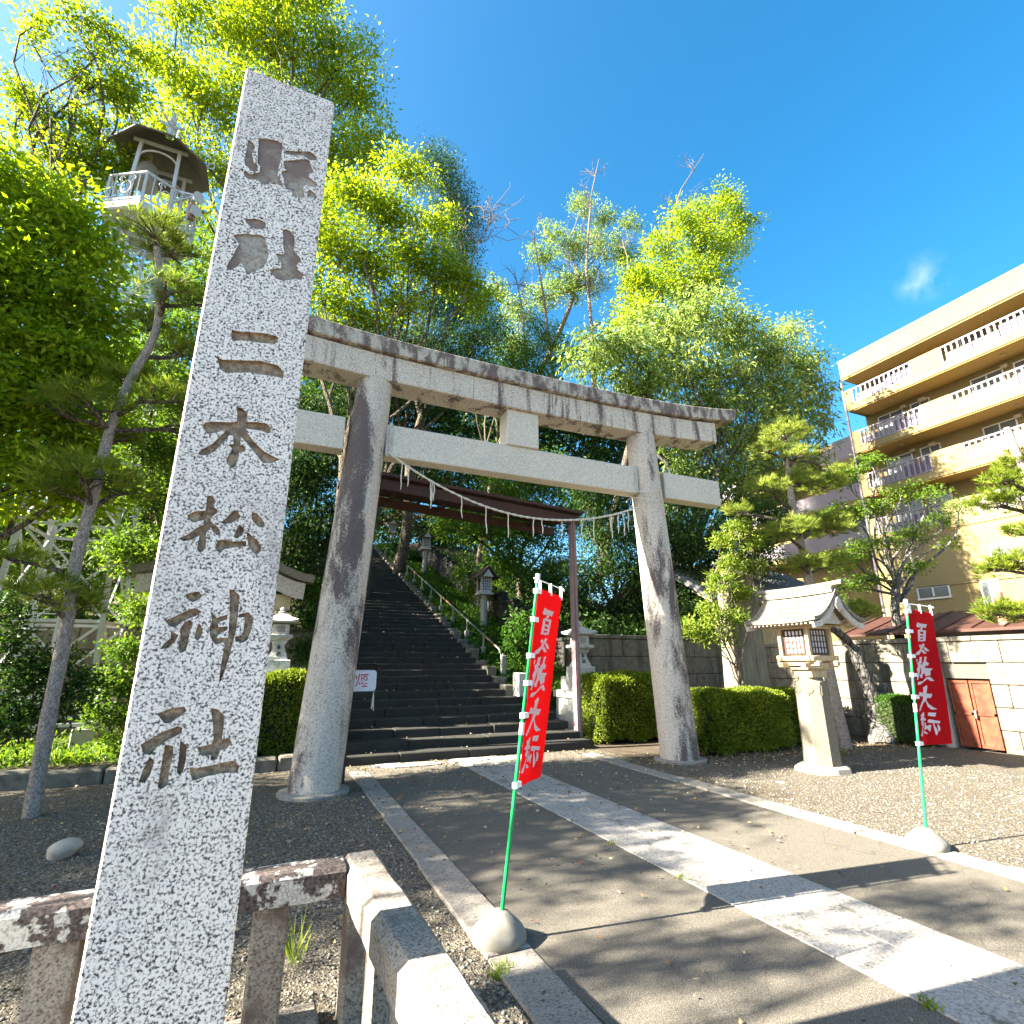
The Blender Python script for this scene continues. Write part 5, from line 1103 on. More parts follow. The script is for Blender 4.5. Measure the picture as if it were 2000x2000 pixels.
# --- dark conifers and evergreens up the hill behind the lintel
tree('evergreen_tree', 'tall dark evergreen behind the zelkova against the sky', (5.6, 27, 6.2),
     px_lobes([(855,320,45),(880,380,50),(900,450,55),(880,520,60),(850,600,65),(900,600,50)], 24, 1.1), M['leaf_dark'], M['bark'], 21, (.16, .05), 1.5, .55, 28, .5, 'dark evergreens on the hill', .3)
tree('evergreen_tree', 'dark evergreen directly above the left half of the lintel', (3.2, 22, 4.4),
     px_lobes([(640,650,70),(720,670,70),(800,680,65),(870,690,60),(760,740,70),(680,760,70),(850,770,60),(930,660,50)], 20, .9), M['leaf_dark'], M['bark'], 22, (.16, .05), 1.4, .5, 26, .45, 'dark evergreens on the hill', .3)
tree('evergreen_tree', 'dark evergreen left of the stairs behind the left torii column', (-.6, 17.5, 2.3),
     px_lobes([(600,800,65),(580,920,70),(640,900,70),(600,1030,70),(650,1040,55),(560,1130,50),(630,1150,45),(670,980,40),(690,860,60)], 16.4, 1.0), M['leaf_dark'], M['bark'], 23, (.17, .04), 2.4, .45, 26, .7, 'dark evergreens on the hill', .25)
tree('evergreen_tree', 'dark evergreen seen through the torii above the stairs', (3.2, 40, 9.4),
     px_lobes([(760,830,70),(840,860,70),(920,850,65),(770,930,60),(860,950,65),(950,930,60),(730,900,50),(720,980,35),(790,990,45),(880,1040,45),(940,1010,50),(830,1030,40),(1000,980,50),(900,1000,50)], 36, .9), M['leaf_dark'], M['bark'], 24, (.28, .10), 1.4, .8, 24, .45, 'dark evergreens on the hill', .4)
tree('evergreen_tree', 'leafy evergreen below the rope right of the stairs', (9.0, 19.5, 4.0),
     px_lobes([(990,960,60),(1060,930,60),(980,1030,55),(1050,1030,60),(1120,1000,60),(920,1020,45),(1000,1100,50),(1080,1110,55),(870,1020,35)], 18.5, .9), M['leaf_mid'], M['bark'], 25, (.16, .06), 2.4, .40, 24, .4, 'dark evergreens on the hill', .2, tonemix=.7)
tree('evergreen_tree', 'dark evergreen behind the right torii column', (10.0, 15.6, 2.4),
     px_lobes([(1160,960,60),(1200,1040,65),(1160,1120,60),(1240,1120,60),(1290,1040,60),(1310,1130,55),(1110,1170,40),(1260,1190,45),(1330,960,60),(1200,1200,40)], 15.2, .95), M['leaf_dark'], M['bark'], 26, (.17, .05), 2.2, .42, 26, .55, 'dark evergreens on the hill', .22)
tree('evergreen_tree', 'dark evergreen behind the stele and garden pine', (12.6, 14.6, 2.3),
     px_lobes([(1370,1060,60),(1420,1100,55),(1380,1160,55),(1440,1000,55),(1480,1080,50),(1510,1010,50),(1340,1210,40)], 13.9, .95), M['leaf_dark'], M['bark'], 27, (.17, .05), 2.4, .42, 26, .5, 'dark evergreens on the hill', .2)
# shading trees on the left slope, mostly hidden behind the others
tree('evergreen_tree', 'dense evergreen on the upper left slope glimpsed above the stairs', (-3.2, 25, 5.6), [(-3.2, 25, 12, 3.4, 3.4, 3.6), (-1.4, 23.5, 9.5, 2.2, 2.6, 2.6), (-4.5, 27.5, 10, 3, 3, 3), (-2.6, 28.5, 13.5, 2.8, 2.8, 3)], M['leaf_dark'], M['bark'], 28, (.26, .10), 1.5, .8, 24, .4, 'dark evergreens on the hill', .35, twigs=False)
tree('evergreen_tree', 'dense evergreen crowning the top left of the stairs', (-1.8, 34, 9.2), [(-1.8, 34, 15, 3.2, 3.2, 3.8), (-.2, 31.5, 12.5, 2.2, 2.4, 2.4), (-3, 37, 14, 3, 3, 3)], M['leaf_dark'], M['bark'], 29, (.26, .10), 1.5, .8, 24, .4, 'dark evergreens on the hill', .35, twigs=False)
tree('evergreen_tree', 'dense green tree behind the left block wall at the frame edge', (-8.5, 18.5, 2.4), px_lobes([(20,1050,80),(80,1120,60),(120,1000,70),(20,920,90),(170,1080,60),(-80,1000,100),(100,1200,50),(200,1150,50),(220,960,70),(150,900,60),(260,900,60),(300,1010,55)], 17, .9), M['leaf_mid'], M['bark'], 30, (.16, .065), 1.6, .5, 26, .35, 'leafy trees along the left', .25, twigs=False)
tree('evergreen_tree', 'shaded broadleaf tree behind the left torii column and pillar', (-2.6, 20, 3.8), px_lobes([(340,560,80),(420,500,70),(300,700,80),(380,800,70),(330,900,70),(390,1000,60),(600,700,70),(250,600,70),(180,480,60)], 19, .9)+[(-5.2, 14.9, 7.6, 1.7, 1.4, 1.6), (-4.4, 18, 9, 2, 2, 2), (-5.6, 21.5, 10.5, 2.2, 2.2, 2.2), (-3.8, 15.8, 5.6, 1.3, 1.3, 1.2)], M['leaf_mid'], M['bark'], 35, (.19, .075), 1.5, .6, 26, .35, 'leafy trees along the left', .28, twigs=False)
for k, (lb, spec, yy_) in enumerate((('dark wood at the top of the stairs filling the view under the lintel', [(720,1000,60),(790,1040,55),(860,1060,50),(930,1040,60),(1000,1010,60),(760,920,80),(860,900,80),(960,900,80),(1060,900,80),(700,850,70)], 44), ('dark wood beyond the layered zelkova left of centre', [(620,760,80),(700,800,80),(780,760,80),(860,800,80),(640,680,70),(560,820,70),(800,700,70),(560,940,60)], 34), ('dark wood behind the strut and right half of the lintel', [(960,780,80),(1040,800,80),(1120,840,80),(1200,860,70),(1280,880,70),(1160,930,70),(1250,960,70),(1340,960,60),(1300,1040,60),(1000,860,70)], 31))):
    lo = px_lobes(spec, yy_, .9); bs = np.mean([l[:3] for l in lo], 0); tree('evergreen_tree', lb, (bs[0], bs[1], ground_h(min(bs[0], 13), bs[1])), lo, M['leaf_dark'], M['bark'], 130+k, (.42, .19), 2.3, 1.1, 28, .4, 'dark evergreens on the hill', .4, twigs=False, fork=(bs[0], bs[1], bs[2]-3))
# --- trees against the sky, centre and right
tree('broadleaf_tree', 'thin half bare tree rising above the middle of the lintel', (12.0, 32, 8.5),
     px_lobes([(1140,400,30),(1180,425,30),(1075,455,28),(1060,500,35),(1120,480,40),(1180,480,40),(1100,560,45),(1150,550,42),(1220,500,35),(1230,440,26),(1060,580,38),(1010,610,45),(970,560,28),(1000,680,50)], 30, .75), M['leaf_oak'], M['twig'], 31, (.22, .09), 1.6, .45, 22, .2, 'trees against the sky', .22, fork=aty(1125, 560, 30), bare=1)
tree('broadleaf_tree', 'bright crowned tree right of the half bare tree', (17.5, 27, 6.5),
     px_lobes([(1420,390,38),(1440,430,42),(1380,420,42),(1330,440,45),(1300,490,50),(1370,480,55),(1420,480,42),(1270,560,60),(1340,560,65),(1400,540,45),(1230,620,55),(1240,540,40)], 25.5, .8), M['leaf_zelkova'], M['bark'], 32, (.26, .12), 2.0, .85, 40, .1, 'trees against the sky', .26, fork=aty(1320, 640, 25.5), bare=0, tonemix=.7, flat=.4)
tree('broadleaf_tree', 'pale leafy sapling trees behind the centre of the lintel', (9.5, 26, 6.2),
     px_lobes([(960,640,45),(1000,700,50),(950,720,45),(1050,720,50),(1060,650,45),(930,600,35),(1100,690,45),(900,680,40)], 22, .9), M['leaf_mid'], M['twig'], 33, (.16, .06), 1.4, .5, 26, .3, 'trees against the sky', .15, tonemix=.7)
tree('evergreen_tree', 'broad grey green evergreen with drooping leaves behind the right end of the torii', (14.0, 16.2, 0),
     px_lobes([(1160,690,65),(1220,690,70),(1290,640,70),(1370,620,75),(1440,650,65),(1500,690,60),(1250,760,70),(1330,730,80),(1420,740,80),(1500,760,70),(1570,710,50),(1590,770,45),(1560,830,60),(1480,840,75),(1400,840,80),(1320,840,65),(1580,900,35),(1500,920,65),(1430,930,70),(1360,930,60),(1530,650,30),(1560,640,22),(1610,820,25)], 15.4, .85), M['leaf_oak'], M['grey_bark'], 34, (.27, .075), 2.2, .55, 36, .85, 'trees against the sky', .3, fork=(14.0, 16.0, 5.2), flat=.9, tonemix=.8)
# bare upright trunks standing in the gap above the lintel
for k, (p0, p1, y) in enumerate((((1200, 800), (1060, 310), 0), ((1010, 780), (975, 545), 0), ((1075, 760), (1050, 500), 0))):
    pass
def bare_tree(pxs, y, r0, label, seed, spread):
    rs = np.random.default_rng(seed); pts = [aty(a, b_, y) for a, b_ in pxs]; base = pts[0]; e = empty('bare_tree', tuple(base), label, 'tree', 'bare trunks above the lintel'); m = MB(org=tuple(base)); n = len(pts)
    m.tube(pts, [r0*(1-.85*i/(n-1)) for i in range(n)], 8); m.build('trunk', M['twig'], e, True); mt = MB(org=tuple(base))
    for k in range(spread):
        i = int(rs.integers(max(1, n-4), n)); s_ = pts[i]*.5+pts[i-1]*.5; d = np.array((rs.normal(0, .8), rs.normal(0, .4), rs.uniform(.5, 1.3))); tip = s_+d*rs.uniform(.6, 1.6)
        pp = limb(mt, s_, tip, r0*.25, .008, rs, .15, 4, 5)
        for j in range(4): limb(mt, pp[int(rs.integers(1, 5))], tip+rs.normal(0, .4, 3), .014, .005, rs, .15, 4, 4)
    o = mt.build('twigs', M['twig'], e); o['kind'] = 'stuff'
bare_tree([(1160, 790), (1155, 640), (1145, 520), (1150, 440), (1155, 380), (1170, 310)], 29, .16, 'bare topped grey trunk above the middle of the lintel, tallest', 41, 16)
bare_tree([(1085, 780), (1062, 580), (1050, 510), (1040, 450)], 24, .10, 'dead trunk above the lintel, second from the left', 42, 6)
bare_tree([(1035, 780), (1018, 590), (1005, 535)], 24, .08, 'short dead trunk above the lintel, leftmost of the bare trunks', 43, 9)
bare_tree([(1245, 700), (1225, 500), (1215, 470)], 27, .09, 'short dead trunk beside the bright crown, right of the tallest', 44, 5)
bare_tree([(1300, 520), (1310, 430), (1330, 370), (1375, 300)], 26, .10, 'bare branch tops rising from the bright crowned tree, rightmost', 45, 12)
bare_tree([(905, 590), (925, 500), (945, 450), (965, 430)], 14.6, .03, 'fan of bare twigs reaching from the layered zelkova into the sky', 46, 14)
# --- out of frame trees on the left whose shade falls across the gravel and road
tree('broadleaf_tree', 'roadside tree left of the frame shading the gravel', (-11.5, 7.6, 0), [(-11.5, 7.6, 6.2, 2.6, 2.0, 2.0), (-9.2, 8.2, 5.2, 1.8, 1.6, 1.5), (-13, 6.4, 7.2, 2, 1.6, 1.7), (-10.4, 6.6, 7.6, 1.8, 1.5, 1.4), (-9.6, 9.2, 5.4, 2.2, 1.5, 1.8), (-12.6, 9.5, 7.6, 2.4, 1.7, 1.8), (-8.2, 10.3, 4.0, 1.6, 1.1, 1.3), (-6.3, 7.3, 6.9, 1.3, .85, .8), (-8.0, 7.6, 7.2, 1.5, .95, 1.0), (-5.6, 8.3, 6.6, 1.2, .8, .8), (-9.4, 7.3, 6.8, 1.4, .9, .9), (-6.8, 9.2, 7.6, 1.4, .9, .9)], M['leaf_bright'], M['bark'], 51, (.15, .07), 1.7, .45, 26, .3, 'leafy trees along the left', .22, twigs=False)
tree('broadleaf_tree', 'thin roadside tree left of the frame casting dappled shade on the road', (-7.6, 3.5, 0), [(-8.8, 4.55, 7, .75, .2, .32), (-8.5, 4.2, 7, .7, .2, .3), (-6.4, 4.25, 7, .7, .18, .28), (-6.2, 3.95, 6.9, .75, .18, .3), (-7.4, 4.0, 6.8, .5, .15, .25)], M['leaf_bright'], M['bark'], 52, (.14, .06), .75, .26, 14, .3, 'leafy trees along the left', .16)

# ================================================================== pines
def needle_pads(pads, rs, org, name, mat, parent, nl=.15, tuft_d=260):
    P = []; D = []; T = []
    for (cx, cy, cz, r_) in pads:
        k = int(tuft_d*r_*r_)+8; a = rs.uniform(0, 2*math.pi, k); q = np.sqrt(rs.uniform(0, 1, k))*r_
        c = np.stack([cx+q*np.cos(a), cy+q*np.sin(a)*.85, cz+rs.normal(0, .03+.10*r_, k)+.22*r_*(1-(q/r_)**2)], 1)
        nn = 24; dirs = rs.normal(0, 1, (k, nn, 3)); dirs[:, :, 2] = np.abs(dirs[:, :, 2])*.9+.25
        out = np.stack([np.cos(a), np.sin(a), np.zeros(k)], 1)*(q/r_)[:, None]*.9; dirs += out[:, None, :]; dirs /= np.linalg.norm(dirs, axis=2, keepdims=True)
        P.append(np.repeat(c, nn, 0)); D.append(dirs.reshape(-1, 3)); T.append(np.repeat(rs.uniform(0, 1, k), nn))
    P = np.concatenate(P); D = np.concatenate(D); T = np.concatenate(T); n = len(P)
    return leaves(name, P, D, nl*rs.uniform(.7, 1.2, n), np.full(n, .0095), np.clip(.6*T+.4*rs.uniform(0, 1, n), 0, 1), mat, parent, rs, org, .0)
def pine(label, trunk, r0, r1, pads, mat, seed, nl=.15, td=260):
    rs = np.random.default_rng(seed); base = np.array(trunk[0]); O = tuple(base); e = empty('pine_tree', O, label, 'tree', 'trained garden pines'); m = MB(org=O)
    T = [np.array(p, float) for p in trunk]; n = len(T); F_ = []
    for i in range(n-1):
        for k in range(4):
            f = k/4; p0 = T[max(i-1, 0)]; p1 = T[i]; p2 = T[i+1]; p3 = T[min(i+2, n-1)]
            F_.append(.5*((2*p1)+(-p0+p2)*f+(2*p0-5*p1+4*p2-p3)*f*f+(-p0+3*p1-3*p2+p3)*f**3))
    F_.append(T[-1]); k = len(F_); m.tube(F_, [(r0+(r1-r0)*i/(k-1))*(1+.06*math.sin(i*2.1)) for i in range(k)], 12); m.build('trunk', M['pine_bark'], e, True)
    FA = np.array(F_); m = MB(org=O)
    for (cx, cy, cz, r_) in pads:
        c = np.array((cx, cy, cz)); zz = np.clip(cz-.25, FA[0, 2], FA[-1, 2]); s_ = FA[np.argmin(np.abs(FA[:, 2]-zz)+.3*np.hypot(FA[:, 0]-cx, FA[:, 1]-cy)*0)]
        pp = limb(m, s_, c-np.array((0, 0, .05)), .035+.02*r_, .018, rs, .08, 6, 6)
        for j in range(7): a = rs.uniform(0, 6.28); limb(m, pp[int(rs.integers(3, 7))], c+np.array((math.cos(a)*r_*.75, math.sin(a)*r_*.65, .05)), .016, .006, rs, .12, 4, 4)
    o = m.build('limbs', M['bark'], e, True); o['kind'] = 'stuff'
    needle_pads(pads, rs, O, 'crown', mat, e, nl, td); return e
def pads_px(spec, y): return [(*aty(px, py, y+(dy if True else 0)), rad(aty(px, py, y), rp)) for px, py, rp, dy in spec]
pine('leaning garden pine with layered needles beside the inscribed pillar', [aty(px, py, 8.56) for px, py in ((60, 1600), (95, 1400), (125, 1250), (150, 1090), (185, 960), (215, 840), (255, 740), (300, 660), (312, 580), (308, 500), (300, 450))], .088, .04,
     pads_px([(300,455,65,0),(345,500,50,.3),(330,570,45,-.3),(385,590,35,.2),(290,640,40,.4),(250,740,45,.3),(180,790,65,-.2),(330,780,50,-.3),(230,860,45,.4),(110,800,40,.3),(160,930,75,-.3),(240,960,50,.3),(120,960,45,.4),(100,1165,70,-.2),(150,1190,45,.3),(30,1090,40,0),(360,690,45,.2),(380,850,35,.3)], 8.5), M['needle'], 61, .20, 230)
pine('cloud pruned garden pine standing behind the wooden lantern', [aty(px, py, 8.2) for px, py in ((1653, 1466), (1618, 1308), (1582, 1145), (1568, 1080), (1545, 970), (1538, 900), (1532, 850))], .125, .045,
     pads_px([(1535,850,48,0),(1500,880,35,.3),(1560,890,35,-.2),(1500,955,38,-.2),(1555,945,45,.2),(1610,950,45,.3),(1640,925,30,.6),(1545,1040,55,-.3),(1620,1035,50,0),(1590,1030,55,.3),(1570,1105,45,-.2),(1620,1110,42,.1),(1690,1200,36,-.1),(1660,1185,28,.2),(1440,1000,30,.8)], 8.1), M['needle_pale'], 62, .16, 330)
pine('cloud pruned pine reaching in from the right edge of the frame', [(11.2, 3.9, 0), (11.3, 4.0, 1.5), (11.1, 4.1, 2.6), (11.3, 4.2, 4.0), (11.2, 4.3, 5.6)], .14, .05,
     pads_px([(1985,910,42,0),(1960,940,38,-.2),(1990,975,50,.1),(1940,985,40,.2),(1990,1040,30,0),(1985,1105,48,0),(1940,1110,38,.2),(1985,1200,48,0),(1945,1195,36,.1),(2060,950,60,0),(2060,1090,60,.2),(2070,1190,50,0)], 4.4), M['needle'], 63, .13, 420)
# ================================================================== pruned tree with the sawn limb, and the sparse tree behind the wall
def curvy(label, name, segs, base, mat, seed, extra=None, cat='tree'):
    rs = np.random.default_rng(seed); O = tuple(base); e = empty(name, O, label, cat); k = 0
    for nm, pts, r0, r1 in segs:
        m = MB(org=O); P = [np.array(p) for p in pts]; F_ = []
        for i in range(len(P)-1):
            for j in range(4): F_.append(P[i]+(P[i+1]-P[i])*j/4+rs.normal(0, .012, 3))
        F_.append(P[-1]); kk = len(F_); m.tube(F_, [(r0+(r1-r0)*i/(kk-1))*(1+.10*math.sin(i*1.7+k)) for i in range(kk)], 10); m.build(nm, mat, e, True); k += 1
    return e
K = lambda px, py, y=8.6: aty(px, py, y)
ct = curvy('dark pruned tree with a sawn limb in front of the block wall', 'pruned_tree', [('trunk', [gnd(1722, 1448)+np.array((-.35, -.25, -.1)), K(1715, 1410), K(1708, 1370)], .27, .22), ('limb', [K(1708, 1372), K(1690, 1330), K(1672, 1275), K(1650, 1245), K(1628, 1228), K(1600, 1215)], .17, .06), ('limb', [K(1716, 1385), K(1735, 1340), K(1752, 1300), K(1762, 1277)], .19, .17)], gnd(1722, 1448), M['grey_bark'], 71)
m = MB(org=tuple(gnd(1722, 1448))); m.tube([K(1761, 1281), K(1763, 1274)], [.178, .165], 12); m.build('sawn_end', M['stump'], ct)
tree('broadleaf_tree', 'sparse small leaved tree spreading in front of the yellow apartment block', (14.3, 8.6, 0),
     px_lobes([(1655,930,38),(1700,900,34),(1640,1000,38),(1700,990,38),(1760,960,40),(1820,965,32),(1840,1010,36),(1880,985,28),(1780,1040,38),(1720,1060,38),(1680,1070,38),(1640,1090,42),(1790,1110,32),(1850,1060,24),(1660,1140,36),(1620,1160,32),(1700,1130,30)], 8.6, .55), M['leaf_mid'], M['grey_bark'], 72, (.085, .042), 1.3, .24, 16, .3, None, .13, fork=aty(1750, 1130, 8.6), bare=0, flat=.4)
# ================================================================== shrubs, hedges, ground cover
def hedge(label, x0, x1, y0, y1, zt, mat, seed, n=15000, z0=0., group='clipped hedges', leaf=(.055, .03), bulge=.0):
    rs = np.random.default_rng(seed); O = ((x0+x1)/2, (y0+y1)/2, z0); e = empty('clipped_hedge', O, label, 'hedge', group)
    hx, hy, hz_ = (x1-x0)/2, (y1-y0)/2, (zt-z0)/2; c = np.array(((x0+x1)/2, (y0+y1)/2, (z0+zt)/2)); N = n; d = rs.normal(0, 1, (N, 3)); 
    u = rs.uniform(-1, 1, (N, 3)); ax = rs.choice(3, N, p=[.2, .4, .4]); sg = rs.choice([-1, 1], N); sg[ax == 2] = 1; sg[(ax == 1) & (rs.uniform(0, 1, N) < .8)] = -1; u[np.arange(N), ax] = sg
    un = u/ (np.sum(np.abs(u)**7, 1, keepdims=True)**(1/7)); wv = 1+.05*np.sin(u[:, :1]*7+seed)+.04*np.sin(u[:, 1:2]*9+u[:, 2:]*6)
    P = c+un*np.array((hx, hy, hz_))*wv*rs.uniform(.90, 1.04, (N, 1)); D = un*np.array((.6, 1., 1.))+rs.normal(0, .6, (N, 3)); D[:, 2] += .25; D /= np.linalg.norm(D, axis=1, keepdims=True)
    tone = .5+.5*np.sin(P[:, 0]*5+seed)*np.sin(P[:, 2]*6+P[:, 1]*4); leaves('foliage', P, D, leaf[0]*rs.uniform(.6, 1.4, N), leaf[1]*rs.uniform(.7, 1.2, N), np.clip(.35*tone+.65*rs.uniform(0, 1, N), 0, 1), mat, e, rs, O)
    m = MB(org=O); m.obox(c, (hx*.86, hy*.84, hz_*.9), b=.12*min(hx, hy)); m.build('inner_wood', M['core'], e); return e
hedge('long clipped hedge between the right torii column and the wooden lantern', 7.75, 10.1, 8.45, 9.25, 1.14, M['leaf_hedge'], 81, 30000)
hedge('clipped hedge right of the wooden lantern beside the garden pine', 10.25, 11.75, 8.9, 9.7, 1.10, M['leaf_hedge'], 82, 14000)
hedge('round clipped shrub at the foot of the pruned tree', 11.9, 12.9, 9.4, 10.3, .95, M['leaf_lime'], 83, 7000)
hedge('tall clipped hedge between the purple post and the right torii column', 6.75, 9.0, 10.55, 11.45, 1.44, M['leaf_hedge'], 84, 26000)
hedge('clipped hedge seen between the inscribed pillar and left torii column', -1.5, .86, 10.75, 11.4, 1.50, M['leaf_hedge'], 85, 20000, z0=.14)
hedge('dark green bush right of the pruned tree', 12.75, 13.3, 7.6, 8.5, .95, M['leaf_ground'], 86, 6000, leaf=(.07, .03))
tree('evergreen_shrub', 'lime green tufted shrub standing in front of the brown stele', (9.55, 9.25, 0), px_lobes([(1440,1030,24),(1470,1060,22),(1415,1060,24),(1430,1100,30),(1470,1110,24),(1400,1140,28),(1450,1160,26),(1390,1200,28),(1430,1205,26),(1375,1240,22),(1420,1245,20),(1350,1225,22)], 9.2, .8), M['leaf_lime'], M['twig'], 87, (.10, .035), 3, .16, 22, -.4, None, .05, fork=(9.5, 9.2, 1.7), cat='shrub', tonemix=.7)
tree('evergreen_shrub', 'glossy leaved shrub at the left edge below the near tree', (-4.2, 11.4, .1), px_lobes([(40,1330,50),(100,1300,45),(20,1250,45),(130,1370,40),(60,1410,45),(0,1400,50),(170,1330,30),(20,1180,35)], 11, .85), M['leaf_dark'], M['bark'], 88, (.09, .045), 3, .22, 22, .1, None, .05, cat='shrub')
tree('evergreen_shrub', 'sunlit bush between the tower footing and the inscribed pillar', (-1.6, 12.2, .14), px_lobes([(215,1330,35),(250,1270,38),(190,1390,32),(235,1400,32),(270,1190,35),(260,1340,30),(225,1450,22)], 11.6, .85), M['leaf_mid'], M['bark'], 89, (.085, .04), 3, .2, 22, .2, None, .05, cat='shrub', tonemix=.7)
tree('evergreen_shrub', 'dark leafy bush on the slope between stairs and left lantern', (.75, 13.4, .3), px_lobes([(600,1210,28),(620,1260,28),(590,1280,24),(640,1200,22),(605,1150,25)], 13, .9), M['leaf_ground'], M['bark'], 90, (.10, .045), 3, .2, 22, .2, None, .05, cat='shrub')
for k, (lb, spec, yy_, mt) in enumerate((('leafy bush crowding the handrail near its foot', [(1010,1215,26),(1040,1250,30),(1000,1260,24),(1060,1200,26),(1050,1300,24),(1075,1270,24)], 14.2, 'leaf_ground'), ('leafy bush on the slope below the second lantern post', [(920,1150,24),(960,1160,26),(900,1120,20),(990,1180,24)], 18.6, 'leaf_mid'), ('dark bush under the rope in front of the mossy wall', [(1090,1180,30),(1080,1130,30),(1060,1160,26),(1110,1220,24),(1040,1130,28)], 16, 'leaf_dark'), ('pale bush at the top of the handrail beside the left torii column', [(740,1040,18),(770,1070,20),(800,1090,20),(725,1010,16),(830,1100,18)], 30, 'leaf_ground'))):
    lo = px_lobes(spec, yy_, .8); bs = np.mean([l[:3] for l in lo], 0); tree('evergreen_shrub', lb, (bs[0], bs[1], ground_h(bs[0], bs[1])), lo, M[mt], M['bark'], 150+k, (.13, .06) if yy_ < 25 else (.2, .09), 2.4, .26 if yy_ < 25 else .4, 22, .2, None, .04, cat='shrub', twigs=False)
# ground cover on the slope right of the handrail (nobody could count it)
rs = np.random.default_rng(91); N = 60000; x = rs.uniform(5.75, 7.5, N); y = 12.3+(rs.uniform(0, 1, N)**1.25)*24
hgt = np.array([ground_h(a, b_) for a, b_ in zip(x, y)])+rs.uniform(0, 1, N)**1.5*(.18+.32*(.5+.5*np.sin(x*4+y*2.2))*np.clip((x-5.7)/.5, .15, 1))
D = rs.normal(0, .7, (N, 3)); D[:, 2] += .5; D /= np.linalg.norm(D, axis=1, keepdims=True); tone = .5+.5*np.sin(x*3.1+y*1.3)
o = leaves('ground_cover', np.stack([x, y, hgt], 1), D, .10*rs.uniform(.6, 1.4, N), .05*rs.uniform(.6, 1.3, N), np.clip(.4*tone+.6*rs.uniform(0, 1, N), 0, 1), M['leaf_ground'], None, rs, (0, 0, 0)); tag(o, 'dense green ground cover on the slope beside the handrail', 'ground cover', kind='stuff')
N = 26000; x = rs.uniform(-9, 1.1, N); y = rs.uniform(11.2, 15, N); D = rs.normal(0, .7, (N, 3)); D[:, 2] += .6; D /= np.linalg.norm(D, axis=1, keepdims=True)
o = leaves('ground_cover', np.stack([x, y, .14+rs.uniform(0, .3, N)**1.3*(.4+.6*np.sin(x*2+y)**2)], 1), D, .09*rs.uniform(.6, 1.4, N), .04*rs.uniform(.6, 1.3, N), rs.uniform(0, 1, N), M['leaf_mid'], None, rs, (0, 0, 0)); tag(o, 'loose green ground cover in the left planting bed', 'ground cover', kind='stuff')
# hillside undergrowth right and left of the stairs
N = 62000; side = rs.uniform(0, 1, N) < .55; x = np.where(side, rs.uniform(7.8, 13.2, N), rs.uniform(-14, 1.1, N)); y = np.where(side, rs.uniform(12.9, 30, N), rs.uniform(15.5, 38, N))
hgt = np.array([ground_h(a, b_) for a, b_ in zip(x, y)])+rs.uniform(0, 1, N)**1.4*.9*(.35+.65*np.sin(x*1.7+y*1.1)**2); D = rs.normal(0, .7, (N, 3)); D[:, 2] += .3; D /= np.linalg.norm(D, axis=1, keepdims=True)
o = leaves('undergrowth', np.stack([x, y, hgt], 1), D, .17*rs.uniform(.6, 1.4, N), .07*rs.uniform(.6, 1.3, N), rs.uniform(0, 1, N), M['leaf_dark'], None, rs, (0, 0, 0)); tag(o, 'dark undergrowth on the wooded slopes either side of the stairs', 'undergrowth', kind='stuff')
# fallen leaves and twigs
N = 5200; kx = rs.uniform(0, 1, N); x = np.where(kx < .35, rs.uniform(1.5, 6.3, N), np.where(kx < .7, rs.uniform(6.3, 13.2, N), rs.uniform(-4, 1.7, N))); y = np.where(kx < .35, 10.2-rs.exponential(1.8, N), np.where(kx < .7, 8.35-.055*(x-6.3)+rs.normal(0, .35, N), rs.uniform(4, 10.2, N)))
ok = (y > 1.5) & (y < 10.25); x, y = x[ok], y[ok]; N = len(x); a = rs.uniform(0, 6.28, N); D = np.stack([np.cos(a), np.sin(a), rs.uniform(.0, .25, N)], 1); D /= np.linalg.norm(D, axis=1, keepdims=True)
o = leaves('fallen_leaves', np.stack([x, y, np.full(N, .022)], 1), D, .045*rs.uniform(.4, 1.4, N), .022*rs.uniform(.6, 1.2, N), rs.uniform(0, 1, N), M['litter'], None, rs, (0, 0, 0)); tag(o, 'scattered dry fallen leaves on the gravel and asphalt', 'leaves', kind='stuff')
N = 380; i_ = rs.integers(0, 26, N); x = rs.uniform(1.3, 6.1, N); y = Y0+TREAD*(i_+rs.uniform(.1, .9, N)); x = np.where(i_ > 5, np.clip(x, 1.3, 5.4), x); a = rs.uniform(0, 6.28, N); D = np.stack([np.cos(a), np.sin(a), rs.uniform(.0, .25, N)], 1); D /= np.linalg.norm(D, axis=1, keepdims=True)
o = leaves('fallen_leaves', np.stack([x, y, RISE*(i_+1)+.016], 1), D, .06*rs.uniform(.5, 1.3, N), .03*rs.uniform(.6, 1.2, N), rs.uniform(0, .9, N), M['litter'], None, rs, (0, 0, 0)); tag(o, 'dry fallen leaves lying on the stair treads', 'leaves', kind='stuff')
# loose pebbles in the near gravel
bm = bmesh.new(); bmesh.ops.create_icosphere(bm, subdivisions=1, radius=1); iv = np.array([v.co[:] for v in bm.verts]); it = np.array([[v.index for v in f.verts] for f in bm.faces]); bm.free()
N = 9000; kx = rs.uniform(0, 1, N); x = np.where(kx < .62, rs.uniform(-2.8, 1.38, N), rs.uniform(6.1, 11, N)); y = np.where(kx < .62, 2.1+rs.uniform(0, 1, N)**1.6*6, 2.4+rs.uniform(0, 1, N)**1.4*5); keep = ~((x > -.42) & (x < .02) & (y > 2.25) & (y < 2.7)); x, y = x[keep], y[keep]; N = len(x)
sc_ = rs.uniform(.006, .015, N); an = rs.uniform(0, 6.28, N); loc = iv[None]*np.stack([sc_*rs.uniform(.8, 1.4, N), sc_*rs.uniform(.7, 1.1, N), sc_*rs.uniform(.45, .8, N)], 1)[:, None, :]*rs.uniform(.85, 1.15, (N, len(iv), 1))
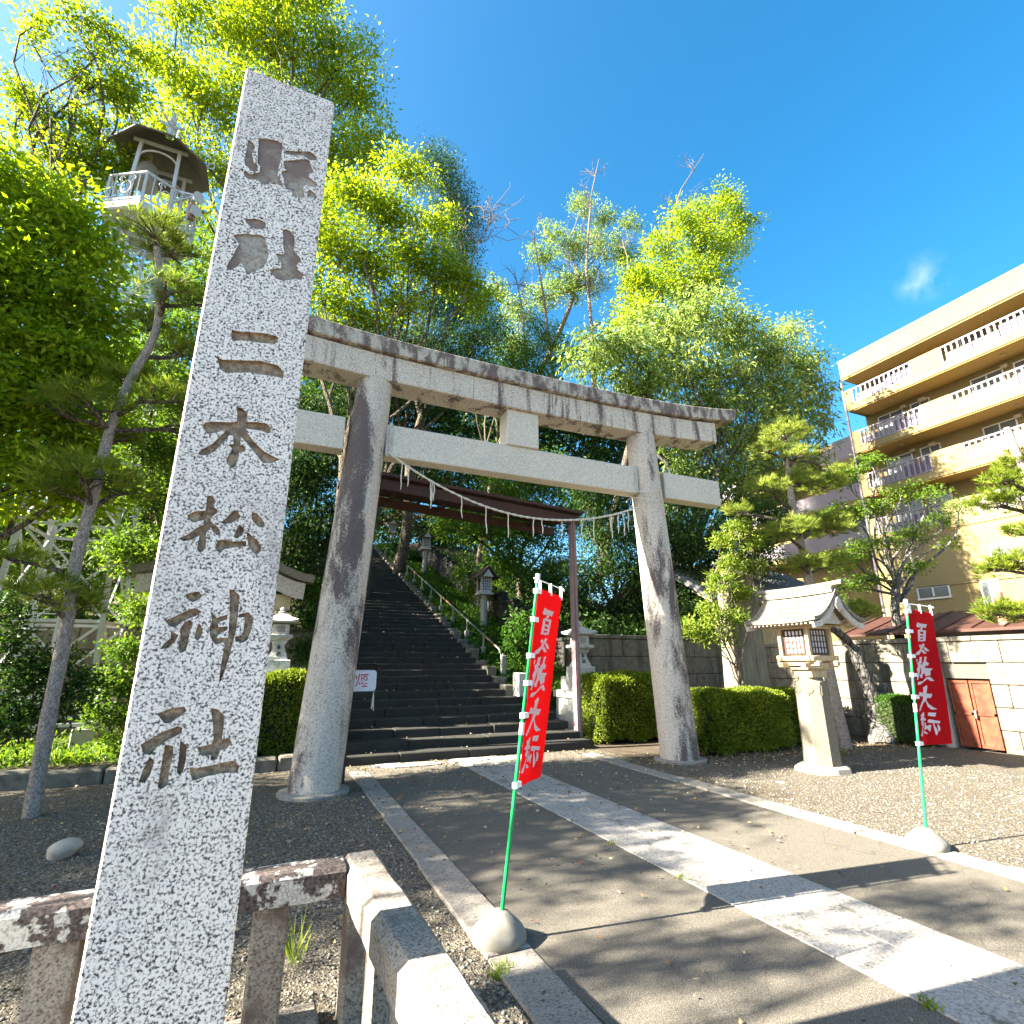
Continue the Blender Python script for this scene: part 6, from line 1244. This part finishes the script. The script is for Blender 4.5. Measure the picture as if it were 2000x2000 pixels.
X = loc[:, :, 0]*np.cos(an)[:, None]-loc[:, :, 1]*np.sin(an)[:, None]+x[:, None]; Yq = loc[:, :, 0]*np.sin(an)[:, None]+loc[:, :, 1]*np.cos(an)[:, None]+y[:, None]; Z = loc[:, :, 2]+sc_[:, None]*.35
me = raw_mesh('pebbles', np.stack([X, Yq, Z], 2).reshape(-1, 3), (it[None]+np.arange(N)[:, None, None]*len(iv)).reshape(-1, 3), np.repeat(rs.uniform(0, 1, N), len(it)))
t = NT('pebble'); M['pebble'] = t.done(t.ramp(t.attr('rnd'), [(0, (.06, .055, .05)), (.5, (.20, .185, .16)), (1, (.24, .22, .185))]), .9); tag(link('loose_pebbles', me, M['pebble']), 'loose pebbles strewn over the gravel', 'pebbles', kind='stuff')
# weeds: single grass tufts one can point at
def tuft(x, y, h, n, label, seed, mat='leaf_lime', group='weeds in the gravel', spread=.06):
    rs = np.random.default_rng(seed); a = rs.uniform(0, 6.28, n); D = np.stack([np.cos(a)*.45, np.sin(a)*.45, rs.uniform(.5, 1.2, n)], 1); D /= np.linalg.norm(D, axis=1, keepdims=True)
    P = np.stack([x+rs.normal(0, spread*.4, n), y+rs.normal(0, spread*.4, n), np.zeros(n)], 1); o = leaves('weed', P, D, h*rs.uniform(.4, 1.1, n), np.full(n, .009), rs.uniform(.2, 1, n), M[mat], None, rs, (x, y, 0)); o.location = (x, y, 0); tag(o, label, 'weed', group)
for k, (px, py, h, n_, lb) in enumerate(((575, 1885, .28, 26, 'tall grass weed inside the fence between two posts'), (975, 1910, .07, 50, 'low green weed patch in front of the left banner weight'), (985, 1895, .06, 40, 'small green weed nearest the left banner weight'), (1195, 1650, .05, 26, 'tiny weed in the joint left of the granite strip'), (1330, 1718, .05, 26, 'tiny weed at the strip edge beside the banner shadow'), (1815, 1970, .07, 40, 'mossy weed at the strip edge near the bottom right'), (1640, 1475, .16, 40, 'leafy weed between lantern plinth and pine trunk'), (1900, 1455, .2, 50, 'leafy weed at the foot of the red gate'), (1985, 1475, .2, 50, 'leafy weed at the wall foot on the right edge'), (1395, 1450, .3, 30, 'upright weed in front of the long hedge'))):
    p = gnd(px, py); tuft(p[0], p[1], h, n_, lb, 200+k)

print('LEAVES total', NLEAF[0])
bpy.context.view_layer.update()
